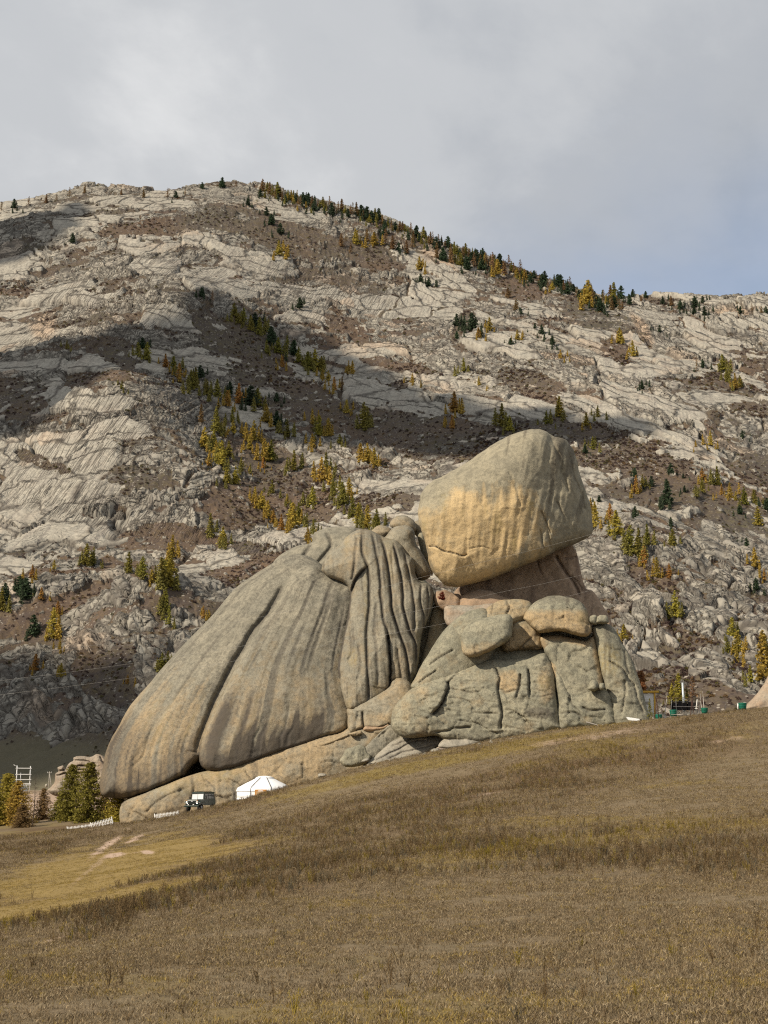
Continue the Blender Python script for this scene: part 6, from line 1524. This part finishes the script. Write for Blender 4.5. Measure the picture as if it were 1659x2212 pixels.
for k in range(4):
    a = P(1353 + 1.2 * k, 1549.5 + 1.7 * k, 150 - 0.15 * k); b = P(1386 + 0.6 * k, 1554.5 + 1.6 * k, 150 - 0.15 * k)
    e = add("plank", None, loc=tuple(a), label=("topmost", "second", "third", "lowest")[k] + " white plank of the pile at the outcrop's right foot", cat="plank", group="white planks piled at the outcrop's right foot")
    d_ = Vector(b - a); e.rotation_euler = (0, math.atan2(-d_.z, d_.x), math.atan2(d_.y, d_.x))
    box("board", (d_.length * 0.86, 0.12, 0.07), (d_.length * 0.43, 0, 0), white_paint, e, 0.01); box("tarred_end", (d_.length * 0.14, 0.125, 0.075), (d_.length * 0.93, 0, 0), black_mat, e, 0.01)
for u0, v0, u1, v1, Y_, lb in ((1266, 1560, 1292, 1567, 146, "thin grey pole lying in grass left of the white planks"), (1306, 1573, 1341, 1571.5, 144, "long grey pole lying flat in the grass below the white planks"), (1300, 1580, 1307, 1569, 144, "short stick propped against the long grey pole"), (1456, 1546, 1476, 1543, 156, "pale board lying in the grass under the swing")):
    a = Vector(P(u0, v0, Y_)); b = Vector(P(u1, v1, Y_))
    v_, f_ = tube([a, (a + b) / 2 + Vector((0, 0, 0.02)), b], (0.07, 0.065, 0.05), 6)
    add("fallen_pole", mesh_np("fallen_pole", v_, f_, grey_wood), label=lb, cat="pole")
sp_ = tree(Vector(at(1405, 1559, 150)), 2.5, 'G', "thin young pine sapling in front of the notice board", None, True, 'sapl', 'pine_sapling', 0.8)
# --- overhead wires across the outcrop
wire_mat = plain("wire", (0.30, 0.29, 0.27), 0.5, 0.1, 2)
for pts, lb in (([(-60, 1508), (266, 1467), (600, 1412), (923, 1354), (1100, 1318), (1278, 1275), (1750, 1150)], "lowest thin overhead wire crossing in front of the outcrop"),
                ([(-60, 1478), (266, 1436), (600, 1382), (900, 1320), (1074, 1281), (1256, 1242), (1750, 1120)], "middle thin overhead wire crossing in front of the outcrop"),
                ([(-60, 1425), (266, 1385), (600, 1325), (961, 1234), (1278, 1154), (1750, 1010)], "highest thin overhead wire crossing the balanced boulder")):
    pa = [P(u_, v_, 148.0) for u_, v_ in pts]
    v_, f_ = tube(smooth_line(pa, 8), [0.008] * (8 * (len(pts) - 1) + 1), 4)
    add("overhead_wire", mesh_np("overhead_wire", v_, f_, wire_mat), label=lb, cat="wire", group="overhead wires")
# --- layered crag and pale boulders at the far left
cr_out = T3([(560, 400), (600, 345), (640, 290), (650, 200), (685, 172), (672, 125), (740, 98), (762, 140), (800, 80), (850, 48), (862, 5), (930, -10), (1050, 0), (1150, -30), (1250, 40), (1300, 200), (1280, 420), (1000, 480), (700, 470)])
crag_me = boulder_mesh("layered_crag", cr_out, 182, H=2.0, R=1.0, back=3, lean=0.25, mat=pale_mat, seed=120, step=1.0, rough=0.2, per=4,
    paint=lambda x, y, d, u, v: (0.55 + 0 * x, 0.25 + 0 * x, 0 * x),
    cracks=[(T3([(760, 135), (850, 120), (960, 100), (1060, 110)]), 0.9, 0.16), (T3([(640, 215), (700, 210), (770, 185)]), 1.0, 0.18), (T3([(770, 190), (880, 195), (1000, 185), (1110, 200)]), 0.9, 0.16), (T3([(770, 180), (785, 250), (800, 300)]), 1.0, 0.2), (T3([(680, 168), (750, 150)]), 1.0, 0.2), (T3([(1085, 60), (1090, 150), (1130, 250)]), 1.2, 0.4), (T3([(900, 150), (1000, 145)]), 0.5, 0.12), (T3([(860, 40), (960, 40), (1060, 60)]), 0.6, 0.15), (T3([(880, 200), (860, 270)]), 0.5, 0.14), (T3([(1160, -10), (1200, 60), (1240, 100)]), 0.6, 0.2)])
add("layered_crag", crag_me, label="layered grey crag with a balanced cap stone left of the outcrop's tail", cat="rock")
for i, (ol, lb) in enumerate(((T3([(60, 400), (70, 370), (110, 352), (145, 362), (150, 400), (120, 430), (80, 425)]), "leftmost rounded boulder of the pale heap under the steel tower"), (T3([(120, 400), (150, 365), (190, 368), (200, 400), (170, 425), (135, 425)]), "second boulder of the pale heap under the steel tower"),
        (T3([(180, 350), (195, 335), (225, 338), (232, 352), (205, 362)]), "small cap stone on top of the pale heap under the steel tower"), (T3([(190, 400), (215, 368), (255, 365), (270, 400), (250, 425), (205, 425)]), "rightmost boulder of the pale heap under the steel tower"),
        (T3([(100, 470), (120, 425), (170, 412), (210, 435), (220, 480), (160, 500), (110, 495)]), "large lower boulder of the pale heap under the steel tower"), (T3([(205, 470), (225, 430), (260, 425), (275, 455), (250, 480)]), "lower right boulder of the pale heap under the steel tower"),
        (T3([(525, 355), (530, 320), (548, 315), (556, 352)]), "small standing stone beside the utility pole"))):
    add("boulder", boulder_mesh("boulder", ol, 262, H=0.9, R=0.9, back=1.2, mat=pale_mat, seed=130 + i, step=0.8, per=4, rough=0.1), label=lb, cat="boulder")
# red shrub in the cleft
for u_, v_, Y_, h_, c_, lb in ((955, 1296, 163.6, 1.0, (0.16, 0.035, 0.022, 1), "dark red shrub in the cleft under the balanced boulder"), (1385, 1475, 175, 1.5, (0.30, 0.14, 0.06, 1), "orange-red shrub behind the right edge of the outcrop"), (1388, 1502, 172, 1.6, (0.28, 0.13, 0.06, 1), "second orange-red shrub lower behind the outcrop's right edge")):
    if h_ <= 0: continue
    crown, trunk, both = proto('bush', 0)
    t_ = add("shrub", None, loc=at(u_, v_, Y_), label=lb, cat="shrub"); t_.scale = (h_ * 0.9, h_ * 0.9, h_)
    a_ = add("foliage", crown, t_); a_.color = c_; add("stem", trunk, t_)

# --- broken stones where the outcrop meets the meadow
def stone_mesh(seed, mat):
    bm = bmesh.new(); bmesh.ops.create_icosphere(bm, subdivisions=2, radius=1.0)
    r = np.random.default_rng(seed); sc = r.uniform(0.6, 1.2, 3) * np.array([1, 1, 0.65]); ax = r.normal(0, 1, (7, 3)); ax /= np.linalg.norm(ax, axis=1)[:, None]; cut = r.uniform(0.55, 0.85, 7)
    for v in bm.verts:
        p = np.array(v.co)
        for a, c in zip(ax, cut):
            d = p @ a
            if d > c: p = p - a * (d - c)
        v.co = p * sc
    return bm_mesh("stone", bm, mat)
u_ = np.r_[rg.uniform(560, 1400, 150), rg.uniform(640, 1000, 60)]; Yq = np.where(u_ < 800, rg.uniform(141, 152, len(u_)), rg.uniform(140, 152.5, len(u_)))
pts = np.array([tuple(on_ground(a, b)) for a, b in zip(u_, Yq)])
spread_on("rubble", pts[:, 0], pts[:, 1], pts[:, 2], 0.05 + 0.28 * rg.random(len(u_)) ** 3, [stone_mesh(i, pale_mat if i < 2 else shell_mat) for i in range(4)], rg.integers(0, 4, len(u_)), "loose pale stones along the foot of the outcrop", 0.4)

add("boulder", boulder_mesh("boulder", [(1610, 1534), (1630, 1505), (1648, 1480), (1664, 1455), (1700, 1446), (1745, 1480), (1760, 1540), (1690, 1550)], 172, H=2.0, R=1.6, back=3, lean=0.3, mat=pale_mat, seed=150, step=1.6, rough=0.2, chip=0.15, paint=lambda x, y, d, u, v: (0.6 + 0 * x, 0 * x, 0 * x)), label="pale boulder cut off by the right edge of the picture", cat="boulder")
